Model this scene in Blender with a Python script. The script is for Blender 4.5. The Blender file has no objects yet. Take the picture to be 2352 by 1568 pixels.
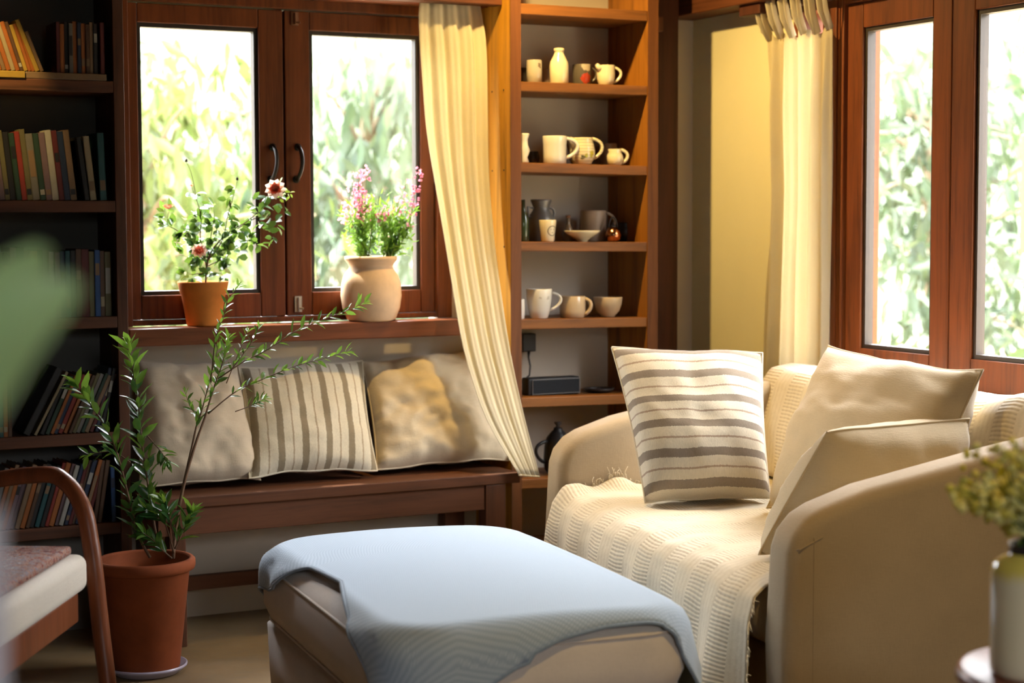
import bpy, math, random
import numpy as np
from math import radians, sin, cos, pi
from mathutils import Vector, Matrix, noise

random.seed(7)
SC = bpy.context.scene
COL = SC.collection

# ------------------------------------------------------------------ camera, light, exposure
F_PX, YAW, PITCH, ROLL, HC = 4071.6, radians(26.981), radians(3.866), radians(-0.1668), 1.25
_d = np.array([sin(YAW)*cos(PITCH), cos(YAW)*cos(PITCH), -sin(PITCH)])
_r = np.array([cos(YAW), -sin(YAW), 0.0]); _u = np.cross(_r, _d)
_r2 = _r*cos(ROLL)+_u*sin(ROLL); _u2 = np.cross(_r2, _d)
CR = np.stack([_r2, _u2, _d]); CP = np.array([0, 0, HC])
cam_data = bpy.data.cameras.new('camera'); cam = bpy.data.objects.new('camera', cam_data); COL.objects.link(cam)
cam_data.sensor_width = 36.0; cam_data.lens = F_PX*36.0/2352.0
M = Matrix(((_r2[0], _u2[0], -_d[0], 0), (_r2[1], _u2[1], -_d[1], 0), (_r2[2], _u2[2], -_d[2], HC), (0, 0, 0, 1)))
cam.matrix_world = M
cam_data.clip_start = 0.05
cam_data.dof.use_dof = True; cam_data.dof.focus_distance = 4.75; cam_data.dof.aperture_fstop = 2.8
SC.camera = cam

SC.view_settings.view_transform = 'Standard'; SC.view_settings.look = 'None'
SC.view_settings.gamma = 1.0; SC.view_settings.use_curve_mapping = False
SC.view_settings.exposure = 0.0
try:
    SC.cycles.max_bounces = 10; SC.cycles.diffuse_bounces = 6; SC.cycles.glossy_bounces = 4
    SC.cycles.transparent_max_bounces = 24; SC.cycles.sample_clamp_indirect = 8.0
    SC.cycles.use_denoising = True
    SC.cycles.caustics_reflective = False; SC.cycles.caustics_refractive = False
except Exception:
    pass

SKY = 45.0
world = bpy.data.worlds.new('daylight'); SC.world = world; world.use_nodes = True
wn = world.node_tree.nodes; wl = world.node_tree.links
wbg = wn['Background']; wbg.inputs[1].default_value = SKY
wtc = wn.new('ShaderNodeTexCoord'); wsep = wn.new('ShaderNodeSeparateXYZ'); wramp = wn.new('ShaderNodeValToRGB')
wl.new(wtc.outputs['Generated'], wsep.inputs[0]); wl.new(wsep.outputs[2], wramp.inputs[0]); wl.new(wramp.outputs[0], wbg.inputs[0])
wramp.color_ramp.elements[0].position = 0.10; wramp.color_ramp.elements[0].color = (0.055, 0.060, 0.052, 1)
wramp.color_ramp.elements[1].position = 0.50; wramp.color_ramp.elements[1].color = (0.96, 0.97, 1.0, 1)

def sun(energy, color, rot, ang):
    l = bpy.data.lights.new('sun', 'SUN'); l.energy = energy; l.color = color; l.angle = ang
    o = bpy.data.objects.new('sun', l); o.rotation_euler = rot; COL.objects.link(o); return o
sun(12.0, (1.0, 0.93, 0.78), (radians(27), 0, radians(-150)), radians(1.0))   # high sun behind the garden, kept out of the room by the eaves

def portal(loc, rot, sx, sy):
    l = bpy.data.lights.new('window_portal', 'AREA'); l.shape = 'RECTANGLE'; l.size = sx; l.size_y = sy
    o = bpy.data.objects.new('window_portal', l); o.location = loc; o.rotation_euler = rot; COL.objects.link(o)
    l.cycles.is_portal = True
portal((1.95, 5.60, 1.44), (radians(-90), 0, 0), 1.1, 1.0)
portal((.775, -1.62, 1.99), (radians(90), 0, 0), 1.1, .9)  # portal of the added front opening
portal((3.66, 4.05, 1.36), (0, radians(90), 0), 1.2, 1.5)

# ------------------------------------------------------------------ pixel helpers: photo pixel -> point on a real plane
def ray(px, py): return CR.T @ np.array([(px-1176)/F_PX, -(py-784)/F_PX, 1.0])
def onz(px, py, z): r = ray(px, py); return Vector(CP+r*((z-HC)/r[2]))
def ony(px, py, y): r = ray(px, py); return Vector(CP+r*(y/r[1]))
def onx(px, py, x): r = ray(px, py); return Vector(CP+r*(x/r[0]))
def atd(px, py, t): return Vector(CP+ray(px, py)*t)
def depth_of(p): return float((CR @ (np.array(p)-CP))[2])
def mpp(p): return depth_of(p)/F_PX

# ------------------------------------------------------------------ mesh builder
class MB:
    def __init__(s): s.v = []; s.f = []; s.uv = []; s.xf = None
    def vert(s, p):
        p = Vector(p)
        if s.xf is not None: p = s.xf @ p
        s.v.append(p); return len(s.v)-1
    def face(s, idx, uv=None): s.f.append(tuple(idx)); s.uv.append(uv)
    def box(s, a, b):
        (x0, y0, z0), (x1, y1, z1) = a, b
        i = [s.vert(p) for p in ((x0,y0,z0),(x1,y0,z0),(x1,y1,z0),(x0,y1,z0),(x0,y0,z1),(x1,y0,z1),(x1,y1,z1),(x0,y1,z1))]
        for q in ((0,3,2,1),(4,5,6,7),(0,1,5,4),(1,2,6,5),(2,3,7,6),(3,0,4,7)): s.face([i[k] for k in q])
        return s
    def hexa(s, pts):
        i = [s.vert(p) for p in pts]
        for q in ((0,3,2,1),(4,5,6,7),(0,1,5,4),(1,2,6,5),(2,3,7,6),(3,0,4,7)): s.face([i[k] for k in q])
        return s
    def prism(s, poly, ext):
        n = len(poly); ext = Vector(ext)
        a = [s.vert(p) for p in poly]; b = [s.vert(Vector(p)+ext) for p in poly]
        s.face(a[::-1]); s.face(b)
        for k in range(n): s.face((a[k], a[(k+1) % n], b[(k+1) % n], b[k]))
        return s
    def lathe(s, prof, c=(0,0,0), n=32, cap0=False, cap1=False):
        c = Vector(c); rings = []
        for r, z in prof:
            if r < 1e-6: rings.append([s.vert(c+Vector((0,0,z)))])
            else: rings.append([s.vert(c+Vector((r*cos(2*pi*k/n), r*sin(2*pi*k/n), z))) for k in range(n)])
        for A, B in zip(rings, rings[1:]):
            for k in range(n):
                k2 = (k+1) % n
                if len(A) == 1 and len(B) == 1: continue
                if len(A) == 1: s.face((A[0], B[k2], B[k]))
                elif len(B) == 1: s.face((A[k], A[k2], B[0]))
                else: s.face((A[k], A[k2], B[k2], B[k]))
        if cap0 and len(rings[0]) > 1: s.face(rings[0][::-1])
        if cap1 and len(rings[-1]) > 1: s.face(rings[-1])
        return s
    def tube(s, path, rad, n=8, flat=1.0, cap=True):
        path = [Vector(p) for p in path]; m = len(path)
        rad = rad if isinstance(rad, (list, tuple)) else [rad]*m
        t0 = (path[1]-path[0]).normalized()
        up = Vector((0,0,1)) if abs(t0.z) < .9 else Vector((1,0,0))
        nrm = (up-t0*up.dot(t0)).normalized(); rings = []
        for k in range(m):
            t = (path[min(k+1, m-1)]-path[max(k-1, 0)])
            t = t.normalized() if t.length > 1e-9 else t0
            nrm = (nrm-t*nrm.dot(t)); nrm = nrm.normalized() if nrm.length > 1e-6 else t.orthogonal().normalized()
            bn = t.cross(nrm)
            rings.append([s.vert(path[k]+(nrm*cos(2*pi*q/n)+bn*sin(2*pi*q/n)*flat)*rad[k]) for q in range(n)])
        for A, B in zip(rings, rings[1:]):
            for q in range(n): s.face((A[q], A[(q+1) % n], B[(q+1) % n], B[q]))
        if cap: s.face(rings[0][::-1]); s.face(rings[-1])
        return s
    def grid(s, fn, nu, nv, uvfn=None, flip=False):
        I = [[s.vert(fn(i/nu, j/nv)) for i in range(nu+1)] for j in range(nv+1)]
        for j in range(nv):
            for i in range(nu):
                q = [I[j][i], I[j][i+1], I[j+1][i+1], I[j+1][i]]
                uv = [(i/nu, j/nv), ((i+1)/nu, j/nv), ((i+1)/nu, (j+1)/nv), (i/nu, (j+1)/nv)]
                if uvfn: uv = [uvfn(*t) for t in uv]
                if flip: q = q[::-1]; uv = uv[::-1]
                s.face(q, uv)
        return I
    def leaf(s, base, d, nrm, L, W, fold=.25, curl=.15):
        d = Vector(d).normalized(); nrm = Vector(nrm); nrm = nrm-d*nrm.dot(d)
        nrm = nrm.normalized() if nrm.length > 1e-6 else d.orthogonal().normalized()
        sd = d.cross(nrm); base = Vector(base)
        def P(t, w, h): return s.vert(base+d*(L*t)+sd*(w*W)+nrm*(h*W-curl*L*t*t))
        b = P(0, 0, 0); l1 = P(.33, -.45, fold); c1 = P(.33, 0, 0); r1 = P(.33, .45, fold)
        l2 = P(.68, -.38, fold); c2 = P(.68, 0, 0); r2 = P(.68, .38, fold); t = P(1, 0, 0)
        for q in ((b,c1,l1),(b,r1,c1),(l1,c1,c2,l2),(c1,r1,r2,c2),(l2,c2,t),(c2,r2,t)): s.face(q)
    def build(s, name, mat, parent=None, smooth=False, bevel=0, seg=2, solid=0, subsurf=0, origin=None, ang=None):
        me = bpy.data.meshes.new(name)
        root = parent
        if parent is not None:
            base = Vector((0,0,0)); q = parent
            while q is not None: base = base+Vector(q.location); q = q.parent
        elif origin is not None: base = Vector(origin)
        else:
            lo = [min(v[k] for v in s.v) for k in range(3)]; hi = [max(v[k] for v in s.v) for k in range(3)]
            base = Vector(((lo[0]+hi[0])/2, (lo[1]+hi[1])/2, lo[2]))
        me.from_pydata([v-base for v in s.v], [], s.f)
        if any(u is not None for u in s.uv):
            ul = me.uv_layers.new(name='UVMap'); k = 0
            for f, u in zip(s.f, s.uv):
                for q in range(len(f)): ul.data[k].uv = u[q] if u else (0, 0); k += 1
        me.materials.append(mat)
        if smooth: me.polygons.foreach_set('use_smooth', [True]*len(me.polygons))
        me.update()
        o = bpy.data.objects.new(name, me); COL.objects.link(o)
        if parent is not None: o.parent = parent
        else: o.location = base
        if subsurf:
            m = o.modifiers.new('s', 'SUBSURF'); m.levels = subsurf; m.render_levels = subsurf
        if solid: m = o.modifiers.new('t', 'SOLIDIFY'); m.thickness = solid; m.offset = 0
        if bevel:
            m = o.modifiers.new('b', 'BEVEL'); m.width = bevel; m.segments = seg; m.limit_method = 'ANGLE'; m.angle_limit = radians(35)
            if seg > 2:
                me.polygons.foreach_set('use_smooth', [True]*len(me.polygons))
        return o

def tag(o, label, cat, group=None, kind=None):
    o['label'] = label; o['category'] = cat
    if group: o['group'] = group
    if kind: o['kind'] = kind
    return o
def thing(name, label, cat, loc, group=None):
    o = bpy.data.objects.new(name, None); COL.objects.link(o); o.location = loc; o.empty_display_size = .05
    return tag(o, label, cat, group)
def struct(o, label=None, cat=None):
    o['kind'] = 'structure'
    if label: o['label'] = label
    if cat: o['category'] = cat
    return o

# ------------------------------------------------------------------ materials
class NT:
    def __init__(s, name):
        s.m = bpy.data.materials.new(name); s.m.use_nodes = True
        s.n = s.m.node_tree.nodes; s.l = s.m.node_tree.links; s.p = s.n['Principled BSDF']; s.out = s.n['Material Output']
    def new(s, t, **k):
        x = s.n.new(t)
        for a, b in k.items(): setattr(x, a, b)
        return x
    def lk(s, a, b): s.l.new(a, b)
    def coord(s, kind='Object', scale=(1,1,1), rot=(0,0,0)):
        tc = s.new('ShaderNodeTexCoord'); mp = s.new('ShaderNodeMapping'); s.lk(tc.outputs[kind], mp.inputs[0])
        mp.inputs['Scale'].default_value = scale; mp.inputs['Rotation'].default_value = rot; return mp.outputs[0]
    def noise(s, co, scale, detail=4, rough=.55, dist=0):
        n = s.new('ShaderNodeTexNoise'); s.lk(co, n.inputs['Vector']); n.inputs['Scale'].default_value = scale
        n.inputs['Detail'].default_value = detail; n.inputs['Roughness'].default_value = rough; n.inputs['Distortion'].default_value = dist
        return n.outputs['Fac']
    def ramp(s, f, stops):
        r = s.new('ShaderNodeValToRGB'); s.lk(f, r.inputs[0]); e = r.color_ramp.elements
        while len(e) < len(stops): e.new(.5)
        for q, (p, c) in zip(e, stops): q.position = p; q.color = (*c, 1) if len(c) == 3 else c
        return r.outputs[0]
    def math(s, op, a, b=None):
        m = s.new('ShaderNodeMath', operation=op)
        for k, x in enumerate((a, b)):
            if x is None: continue
            if isinstance(x, (int, float)): m.inputs[k].default_value = x
            else: s.lk(x, m.inputs[k])
        return m.outputs[0]
    def mix(s, f, a, b, blend='MIX'):
        m = s.new('ShaderNodeMix', data_type='RGBA', blend_type=blend)
        for sock, x in ((m.inputs[0], f), (m.inputs[6], a), (m.inputs[7], b)):
            if isinstance(x, (int, float)): sock.default_value = x
            elif isinstance(x, tuple): sock.default_value = (*x, 1)
            else: s.lk(x, sock)
        return m.outputs[2]
    def bump(s, h, strength=.3, dist=.01):
        b = s.new('ShaderNodeBump'); b.inputs['Strength'].default_value = strength; b.inputs['Distance'].default_value = dist
        s.lk(h, b.inputs['Height']); s.lk(b.outputs[0], s.p.inputs['Normal']); return b
    def col(s, c):
        if isinstance(c, tuple): s.p.inputs['Base Color'].default_value = (*c, 1)
        else: s.lk(c, s.p.inputs['Base Color'])
    def rough(s, r):
        if isinstance(r, (int, float)): s.p.inputs['Roughness'].default_value = r
        else: s.lk(r, s.p.inputs['Roughness'])
    def set(s, k, v): s.p.inputs[k].default_value = v

def scl(c, k): return tuple(x*k for x in c)
def wood(name, base, axis='x', rough=.45, contrast=1.0):
    t = NT(name); sc = {'x': (1.2, 18, 18), 'y': (18, 1.2, 18), 'z': (18, 18, 1.2)}[axis]
    co = t.coord('Object', sc)
    g = t.noise(co, 1.0, 6, .6, 1.2); g2 = t.noise(co, 5.0, 3, .7)
    k = t.math('ADD', t.math('MULTIPLY', g, .75), t.math('MULTIPLY', g2, .25))
    c = t.ramp(k, [(.30, scl(base, 1-.62*contrast)), (.48, base), (.60, scl(base, 1.25)), (.74, scl(base, 1-.3*contrast))])
    t.col(c); t.rough(t.math('ADD', rough, t.math('MULTIPLY', g2, .18)))
    t.bump(k, .18, .004); t.set('Specular IOR Level', .28)
    return t.m
def fabric(name, base, weave=420, var=.12, trans=0.0, rough=.9, bump=.25):
    t = NT(name); co = t.coord('Object')
    n1 = t.noise(co, 9, 4); fx = t.noise(t.coord('Object', (1, 1, .12)), weave, 2); fz = t.noise(t.coord('Object', (.12, .12, 1)), weave, 2)
    w = t.math('ADD', fx, fz)
    k = t.math('ADD', t.math('MULTIPLY', n1, .5), t.math('MULTIPLY', w, .25))
    t.col(t.ramp(k, [(.25, scl(base, 1-var*1.6)), (.5, base), (.75, scl(base, 1+var))]))
    t.rough(rough); t.set('Specular IOR Level', .15); t.set('Sheen Weight', .25); t.set('Sheen Roughness', .5)
    t.bump(w, bump, .002)
    if trans:
        tr = t.new('ShaderNodeBsdfTranslucent'); tr.inputs[0].default_value = (*base, 1)
        mx = t.new('ShaderNodeMixShader'); mx.inputs[0].default_value = trans
        t.lk(t.p.outputs[0], mx.inputs[1]); t.lk(tr.outputs[0], mx.inputs[2]); t.lk(mx.outputs[0], t.out.inputs[0])
    return t.m
def stripes(name, axis, n, phase, cream, dark, thin):
    t = NT(name); tc = t.new('ShaderNodeTexCoord'); sp = t.new('ShaderNodeSeparateXYZ'); t.lk(tc.outputs['UV'], sp.inputs[0])
    f = t.math('FRACT', t.math('ADD', t.math('MULTIPLY', sp.outputs[axis], n), phase))
    wob = t.math('MULTIPLY', t.math('SUBTRACT', t.noise(t.coord('Object'), 320, 2), .5), .07)
    f = t.math('ADD', f, wob)
    a = t.math('LESS_THAN', t.math('ABSOLUTE', t.math('SUBTRACT', f, .25)), .14)
    b = t.math('LESS_THAN', t.math('ABSOLUTE', t.math('SUBTRACT', f, .75)), .033)
    w = t.noise(t.coord('Object', (1, 1, .15)), 380, 2)
    c = t.mix(t.math('MULTIPLY', a, .88), cream, dark); c = t.mix(t.math('MULTIPLY', b, .8), c, thin)
    c = t.mix(.35, c, t.ramp(w, [(.2, (.45, .45, .45)), (.8, (1, 1, 1))]), 'MULTIPLY')
    t.col(c); t.rough(.9); t.set('Specular IOR Level', .15); t.bump(w, .3, .002); t.set('Sheen Weight', .2)
    return t.m
def plain(name, base, rough=.5, spec=.5, var=.08, scale=6, bump=0, metallic=0, coat=0):
    t = NT(name); n = t.noise(t.coord('Object'), scale, 5)
    t.col(t.ramp(n, [(.3, scl(base, 1-var)), (.7, scl(base, 1+var))])); t.rough(rough); t.set('Specular IOR Level', spec); t.set('Metallic', metallic)
    if coat: t.set('Coat Weight', coat); t.set('Coat Roughness', .08)
    if bump: t.bump(t.noise(t.coord('Object'), scale*14, 4), bump, .004)
    return t.m
def leafmat(name, a, b, trans=.35, rough=.4, tint=(.35, .55, .05)):
    t = NT(name); g = t.new('ShaderNodeNewGeometry')
    c = t.ramp(g.outputs['Random Per Island'], [(0, a), (1, b)])
    t.col(c); t.rough(rough); t.set('Specular IOR Level', .5)
    tr = t.new('ShaderNodeBsdfTranslucent'); t.lk(t.mix(.5, c, tint), tr.inputs[0])
    mx = t.new('ShaderNodeMixShader'); mx.inputs[0].default_value = trans
    t.lk(t.p.outputs[0], mx.inputs[1]); t.lk(tr.outputs[0], mx.inputs[2]); t.lk(mx.outputs[0], t.out.inputs[0])
    return t.m
def glass(name):
    t = NT(name); tr = t.new('ShaderNodeBsdfTransparent'); gl = t.new('ShaderNodeBsdfGlossy'); gl.inputs['Roughness'].default_value = .02
    lw = t.new('ShaderNodeLayerWeight'); lw.inputs[0].default_value = .5
    mx = t.new('ShaderNodeMixShader'); t.lk(t.math('ADD', .04, t.math('MULTIPLY', t.math('POWER', lw.outputs['Facing'], 5.0), .9)), mx.inputs[0]); t.lk(tr.outputs[0], mx.inputs[1]); t.lk(gl.outputs[0], mx.inputs[2])
    t.lk(mx.outputs[0], t.out.inputs[0]); return t.m

WF = (0.155, 0.040, 0.009)
W_win = {a: wood('stained_window_wood_'+a, WF, a, .38) for a in 'xyz'}
W_cab = {a: wood('stained_cabinet_wood_'+a, (0.19, 0.072, 0.015), a, .42) for a in 'xyz'}
W_bk = {a: wood('dark_bookcase_wood_'+a, (0.080, 0.030, 0.014), a, .5) for a in 'xyz'}
W_bench = {a: wood('bench_wood_'+a, (0.092, 0.032, 0.012), a, .50) for a in 'xyz'}
W_post = wood('dark_post_wood', (0.060, 0.018, 0.010), 'z', .5)
W_beam = {a: wood('beam_wood_'+a, (0.11, 0.036, 0.014), a, .45) for a in 'xyz'}
W_chair = wood('chair_wood', (0.17, 0.050, 0.018), 'z', .28, .6)
W_table = wood('side_table_wood', (0.20, 0.060, 0.028), 'x', .22, .6)
M_plaster = plain('wall_plaster', (0.62, 0.56, 0.48), .92, .2, .03, 3, .15)
M_yellow = plain('cream_wall_plaster', (0.74, 0.69, 0.45), .92, .2, .03, 3, .12)
M_glass = glass('window_glass')
M_black = plain('black_iron', (0.012, 0.011, 0.011), .4, .5)
M_putty = plain('dark_glazing_bead', (0.025, 0.014, 0.008), .5)
M_steel = plain('worn_steel', (0.62, 0.58, 0.52), .35, .5, .15, 40, 0, .8)
M_bolt = plain('tarnished_bolt_metal', (0.30, 0.16, 0.09), .35, .5, .2, 40, 0, .7)

def floor_mat():
    t = NT('floor_polished_concrete'); co = t.coord('Object')
    n = t.noise(co, 3, 6, .6); n2 = t.noise(co, 40, 4)
    k = t.math('ADD', t.math('MULTIPLY', n, .7), t.math('MULTIPLY', n2, .3))
    t.col(t.ramp(k, [(.3, (.12, .078, .038)), (.55, (.235, .16, .08)), (.75, (.33, .25, .16))])); t.rough(t.math('ADD', .32, t.math('MULTIPLY', n2, .25))); t.bump(n2, .1, .003)
    return t.m
M_floor = floor_mat()

# ------------------------------------------------------------------ room shell
YW, XR, CEIL = 5.424, 3.4935, 2.5
def wall_with_hole(name, mat, axis, at, th, a0, a1, z0, z1, h0, h1, hz0, hz1):
    m = MB()
    def bx(p0, p1, q0, q1):
        if p1-p0 < 1e-4 or q1-q0 < 1e-4: return
        if axis == 'y': m.box((p0, at, q0), (p1, at+th, q1))
        else: m.box((at, p0, q0), (at+th, p1, q1))
    bx(a0, h0, z0, z1); bx(h1, a1, z0, z1); bx(h0, h1, z0, hz0); bx(h0, h1, hz1, z1)
    return struct(m.build(name, mat))
wall_with_hole('wall_back', M_plaster, 'y', YW, .16, -2.0, XR+.16, 0, CEIL, 1.40, 2.52, .90, 1.97)
wall_with_hole('wall_right', M_yellow, 'x', XR, .16, -1.6, YW, 0, CEIL, 3.30, 4.80, .74, 1.96)
M_dkwall = plain('brown_wall_plaster', (.22, .15, .10), .92, .2, .05, 3)
wall_with_hole('wall_front', M_dkwall, 'y', -1.76, .16, -2.0, XR+.16, 0, CEIL, 0.25, 1.30, 1.58, 2.40)  # high opening in this unseen wall, added for daylight fill
struct(MB().box((-2.16, -1.76, 0), (-2.0, YW+.16, CEIL)).build('wall_left', M_dkwall))
struct(MB().box((-2.16, -1.76, -.08), (XR+.16, YW+.16, 0)).build('floor', M_floor))
struct(MB().box((-2.5, -2.3, CEIL), (XR+.35, YW+.35, CEIL+.10)).build('ceiling', wood('ceiling_boards', (0.15, 0.06, 0.03), 'y', .5)))

# ------------------------------------------------------------------ back window
def casement(parent, rect_out, rect_in, axis, at, th, mats, name='casement'):
    """frame ring between two rectangles (a0,a1,z0,z1) lying in plane axis=at"""
    (A0, A1, Z0, Z1), (a0, a1, z0, z1) = rect_out, rect_in
    m = MB()
    def bx(p0, p1, q0, q1):
        if axis == 'y': m.box((p0, at, q0), (p1, at+th, q1))
        else: m.box((at, p0, q0), (at+th, p1, q1))
    e = .0015
    bx(A0, a0, Z0, Z1); bx(a1, A1, Z0, Z1); bx(a0+e, a1-e, Z0, z0); bx(a0+e, a1-e, z1, Z1)
    fr = m.build(name, mats['z'], parent, bevel=.003)
    b = MB(); w = .013
    def bb(p0, p1, q0, q1):
        if axis == 'y': b.box((p0, at+.010, q0), (p1, at+th-.004, q1))
        else: b.box((at+.010, p0, q0), (at+th-.004, p1, q1))
    bb(a0, a0+w, z0, z1); bb(a1-w, a1, z0, z1); bb(a0+w, a1-w, z0, z0+w); bb(a0+w, a1-w, z1-w, z1)
    b.build('glazing_bead', M_putty, fr)
    g = MB()
    if axis == 'y': g.box((a0+w*.5, at+.022, z0+w*.5), (a1-w*.5, at+.026, z1-w*.5))
    else: g.box((at+.022, a0+w*.5, z0+w*.5), (at+.026, a1-w*.5, z1-w*.5))
    g.build('pane', M_glass, fr)
    return fr
win1 = bpy.data.objects.new('window_1', None); COL.objects.link(win1); win1.location = (1.95, YW, .93)
struct(win1, 'back window of two dark wooden casements above the bench', 'window')
FY = 5.400
jm = MB()
jm.box((1.400, FY-.02, .93), (1.432, YW+.12, 1.965)); jm.box((2.462, FY-.02, .93), (2.515, YW+.12, 1.965)); jm.box((1.432, FY-.02, 1.925), (2.462, YW+.12, 1.965))
jm.box((1.432, FY-.012, .932), (2.462, YW+.12, .948))
jm.box((1.925, FY+.046, .948), (1.950, FY+.060, 1.925))
jm.build('window_frame', W_win['z'], win1, bevel=.003)
c1 = casement(win1, (1.433, 1.934, .950, 1.922), (1.464, 1.853, 1.025, 1.863), 'y', FY, .045, W_win)
c2 = casement(win1, (1.940, 2.460, .950, 1.922), (2.024, 2.411, 1.025, 1.863), 'y', FY, .045, W_win)
for c, px in ((c1, 626), (c2, 684)):
    top = ony(px, 338, FY); bot = ony(px-4, 412, FY)
    h = MB(); pts = [top+Vector((0, -.002, 0))]
    for k in range(9):
        q = k/8; pts.append(top.lerp(bot, q)+Vector((.004*sin(pi*q), -.012-.028*sin(pi*q)**.6, 0)))
    pts.append(bot+Vector((0, -.002, 0)))
    h.tube(pts, [.009]+[.0065]*9+[.009], 10)
    for e in (top, bot): h.xf = Matrix.Translation(e) @ Matrix.Rotation(radians(90), 4, 'X'); h.lathe([(0, 0), (.012, 0), (.012, .004), (.007, .006), (0, .006)], n=14); h.xf = None
    h.build('handle', M_black, c, smooth=True)
def latch(px, py0, py1, mat):
    a = ony(px, py0, FY); b = ony(px, py1, FY); l = MB()
    l.box((a.x-.012, FY-.006, b.z), (a.x+.012, FY, a.z)); l.tube([(a.x, FY-.010, b.z+.002), (a.x, FY-.010, a.z-.004)], .005, 8)
    l.tube([(a.x, FY-.012, (a.z+b.z)/2-.012), (a.x+.012, FY-.020, (a.z+b.z)/2-.014)], .003, 6)
    l.build('latch_bolt', mat, c2)
latch(684, 680, 716, M_steel); latch(676, 28, 58, M_bolt)
MB().box((1.390, 5.27, .876), (2.56, FY-.02, .930)).build('window_sill', wood('window_sill_wood', (0.17, 0.055, 0.022), 'x', .25), win1, bevel=.004)
# pelmet beam above the window, carrying the curtain
struct(MB().box((1.372, 5.205, 1.952), (2.618, 5.262, 2.06)).build('trim_1', W_beam['x'], bevel=.003))
struct(MB().box((1.372, 5.300, 1.955), (2.618, 5.399, 1.990)).build('trim_2', W_win['x'], bevel=.006, seg=3))

# ------------------------------------------------------------------ right window
win2 = bpy.data.objects.new('window_2', None); COL.objects.link(win2); win2.location = (XR, 4.03, .80)
struct(win2, 'side window of two reddish wooden casements behind the sofa', 'window')
FX = XR-.012
jm = MB()
jm.box((FX-.010, 4.560, .76), (XR+.12, 4.632, 1.99)); jm.box((XR-.006, 4.775, .76), (XR+.12, 4.81, 1.97)); jm.box((XR-.006, 4.632, .735), (XR+.12, 4.775, .775)); jm.box((XR-.006, 4.632, 1.925), (XR+.12, 4.775, 1.97)); jm.box((FX-.004, 4.528, .76), (XR+.12, 4.560, 1.97)); jm.box((FX-.014, 4.516, .76), (XR+.12, 4.528, 1.97))
jm.box((FX-.010, 3.28, 1.925), (XR+.12, 4.528, 1.99)); jm.box((FX-.010, 3.24, .76), (XR+.12, 3.28, 1.99)); jm.box((FX-.03, 3.24, .700), (XR+.12, 4.636, .758))
jm.build('window_frame', W_win['z'], win2, bevel=.004)
casement(win2, (4.031, 4.514, .760, 1.922), (4.112, 4.440, .852, 1.846), 'x', FX, .045, W_win)
casement(win2, (3.30, 4.027, .760, 1.922), (3.40, 3.934, .852, 1.846), 'x', FX, .045, W_win)
MB().box((XR+.02, 4.630, .77), (XR+.024, 4.778, 1.93)).build('pane', M_glass, win2)
# beam along the right wall over the curtain, corner post with its block
struct(MB().box((XR-.12, -1.4, 1.966), (XR, YW, 2.10)).build('trim_3', W_beam['y'], bevel=.004))
struct(MB().box((3.182, 5.222, 0), (ony(1558, 400, 5.222).x, YW, CEIL)).build('trim_4', W_post, bevel=.004))
p = ony(1516, 54, 5.19)
struct(MB().box((p.x-.012, 5.190, p.z-.026), (p.x+.014, 5.221, p.z+.024)).build('trim_5', W_beam['z'], bevel=.003))

# ------------------------------------------------------------------ display cabinet with open shelves
YC = 5.155
W_side = wood('lamplit_side_panel_wood', (0.46, 0.215, 0.020), 'z', .42)  # cabinet wood with the golden lamplight put into its colour
W_edge = wood('shaded_front_edge_wood', (0.12, 0.042, 0.011), 'z', .45)  # cabinet wood with the shade of the front edges put into its colour
cab = thing('display_cabinet', 'tall open wooden cabinet of crockery shelves between curtain and corner post', 'cabinet', (2.90, 5.29, 0))
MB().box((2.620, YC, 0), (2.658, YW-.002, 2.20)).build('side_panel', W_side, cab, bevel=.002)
MB().box((3.140, YC, 0), (3.180, YW-.002, 2.20)).build('side_panel', wood('shaded_side_panel_wood', (0.27, 0.105, 0.014), 'z', .42), cab, bevel=.002)  # same wood, shade inside the cabinet put into its colour
MB().box((2.620, YC-.004, 0), (2.658, YC-.0002, 2.20)).build('shaded_edge_strip', W_edge, cab)  # thin added strips that carry the shaded front tone
MB().box((3.140, YC-.004, 0), (3.180, YC-.0002, 2.20)).build('shaded_edge_strip', W_edge, cab)
MB().box((2.6582, YC, 1.921), (3.1398, YW-.002, 1.955)).build('top_board', W_cab['x'], cab, bevel=.002)
SH = []
for (l, r) in ((187, 197), (373, 381), (555, 556), (734.5, 729), (914, 904.5), (1101, 1089), (1262, 1247)):
    zl, zr = ony(1197, l, YC).z, ony(1487, r, YC).z; th = .0315; SH.append((zl, zr))
    x0, x1, y0, y1 = 2.6582, 3.1398, YC+.001, YW-.002
    MB().hexa([(x0,y0,zl-th),(x1,y0,zr-th),(x1,y1,zr-th),(x0,y1,zl-th),(x0,y0,zl),(x1,y0,zr),(x1,y1,zr),(x0,y1,zl)]).build('shelf', W_cab['x'], cab, bevel=.002)
for z in (1.69, 1.43, 1.18, .925, .66):
    for y in (5.20, 5.285): MB().tube([(2.6205, y, z-.012), (2.6185, y, z-.012)], .0032, 8).build('nail_head', M_black, cab)
def shelf_z(k, x): zl, zr = SH[k]; return zl+(zr-zl)*(x-2.6582)/.4816

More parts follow.
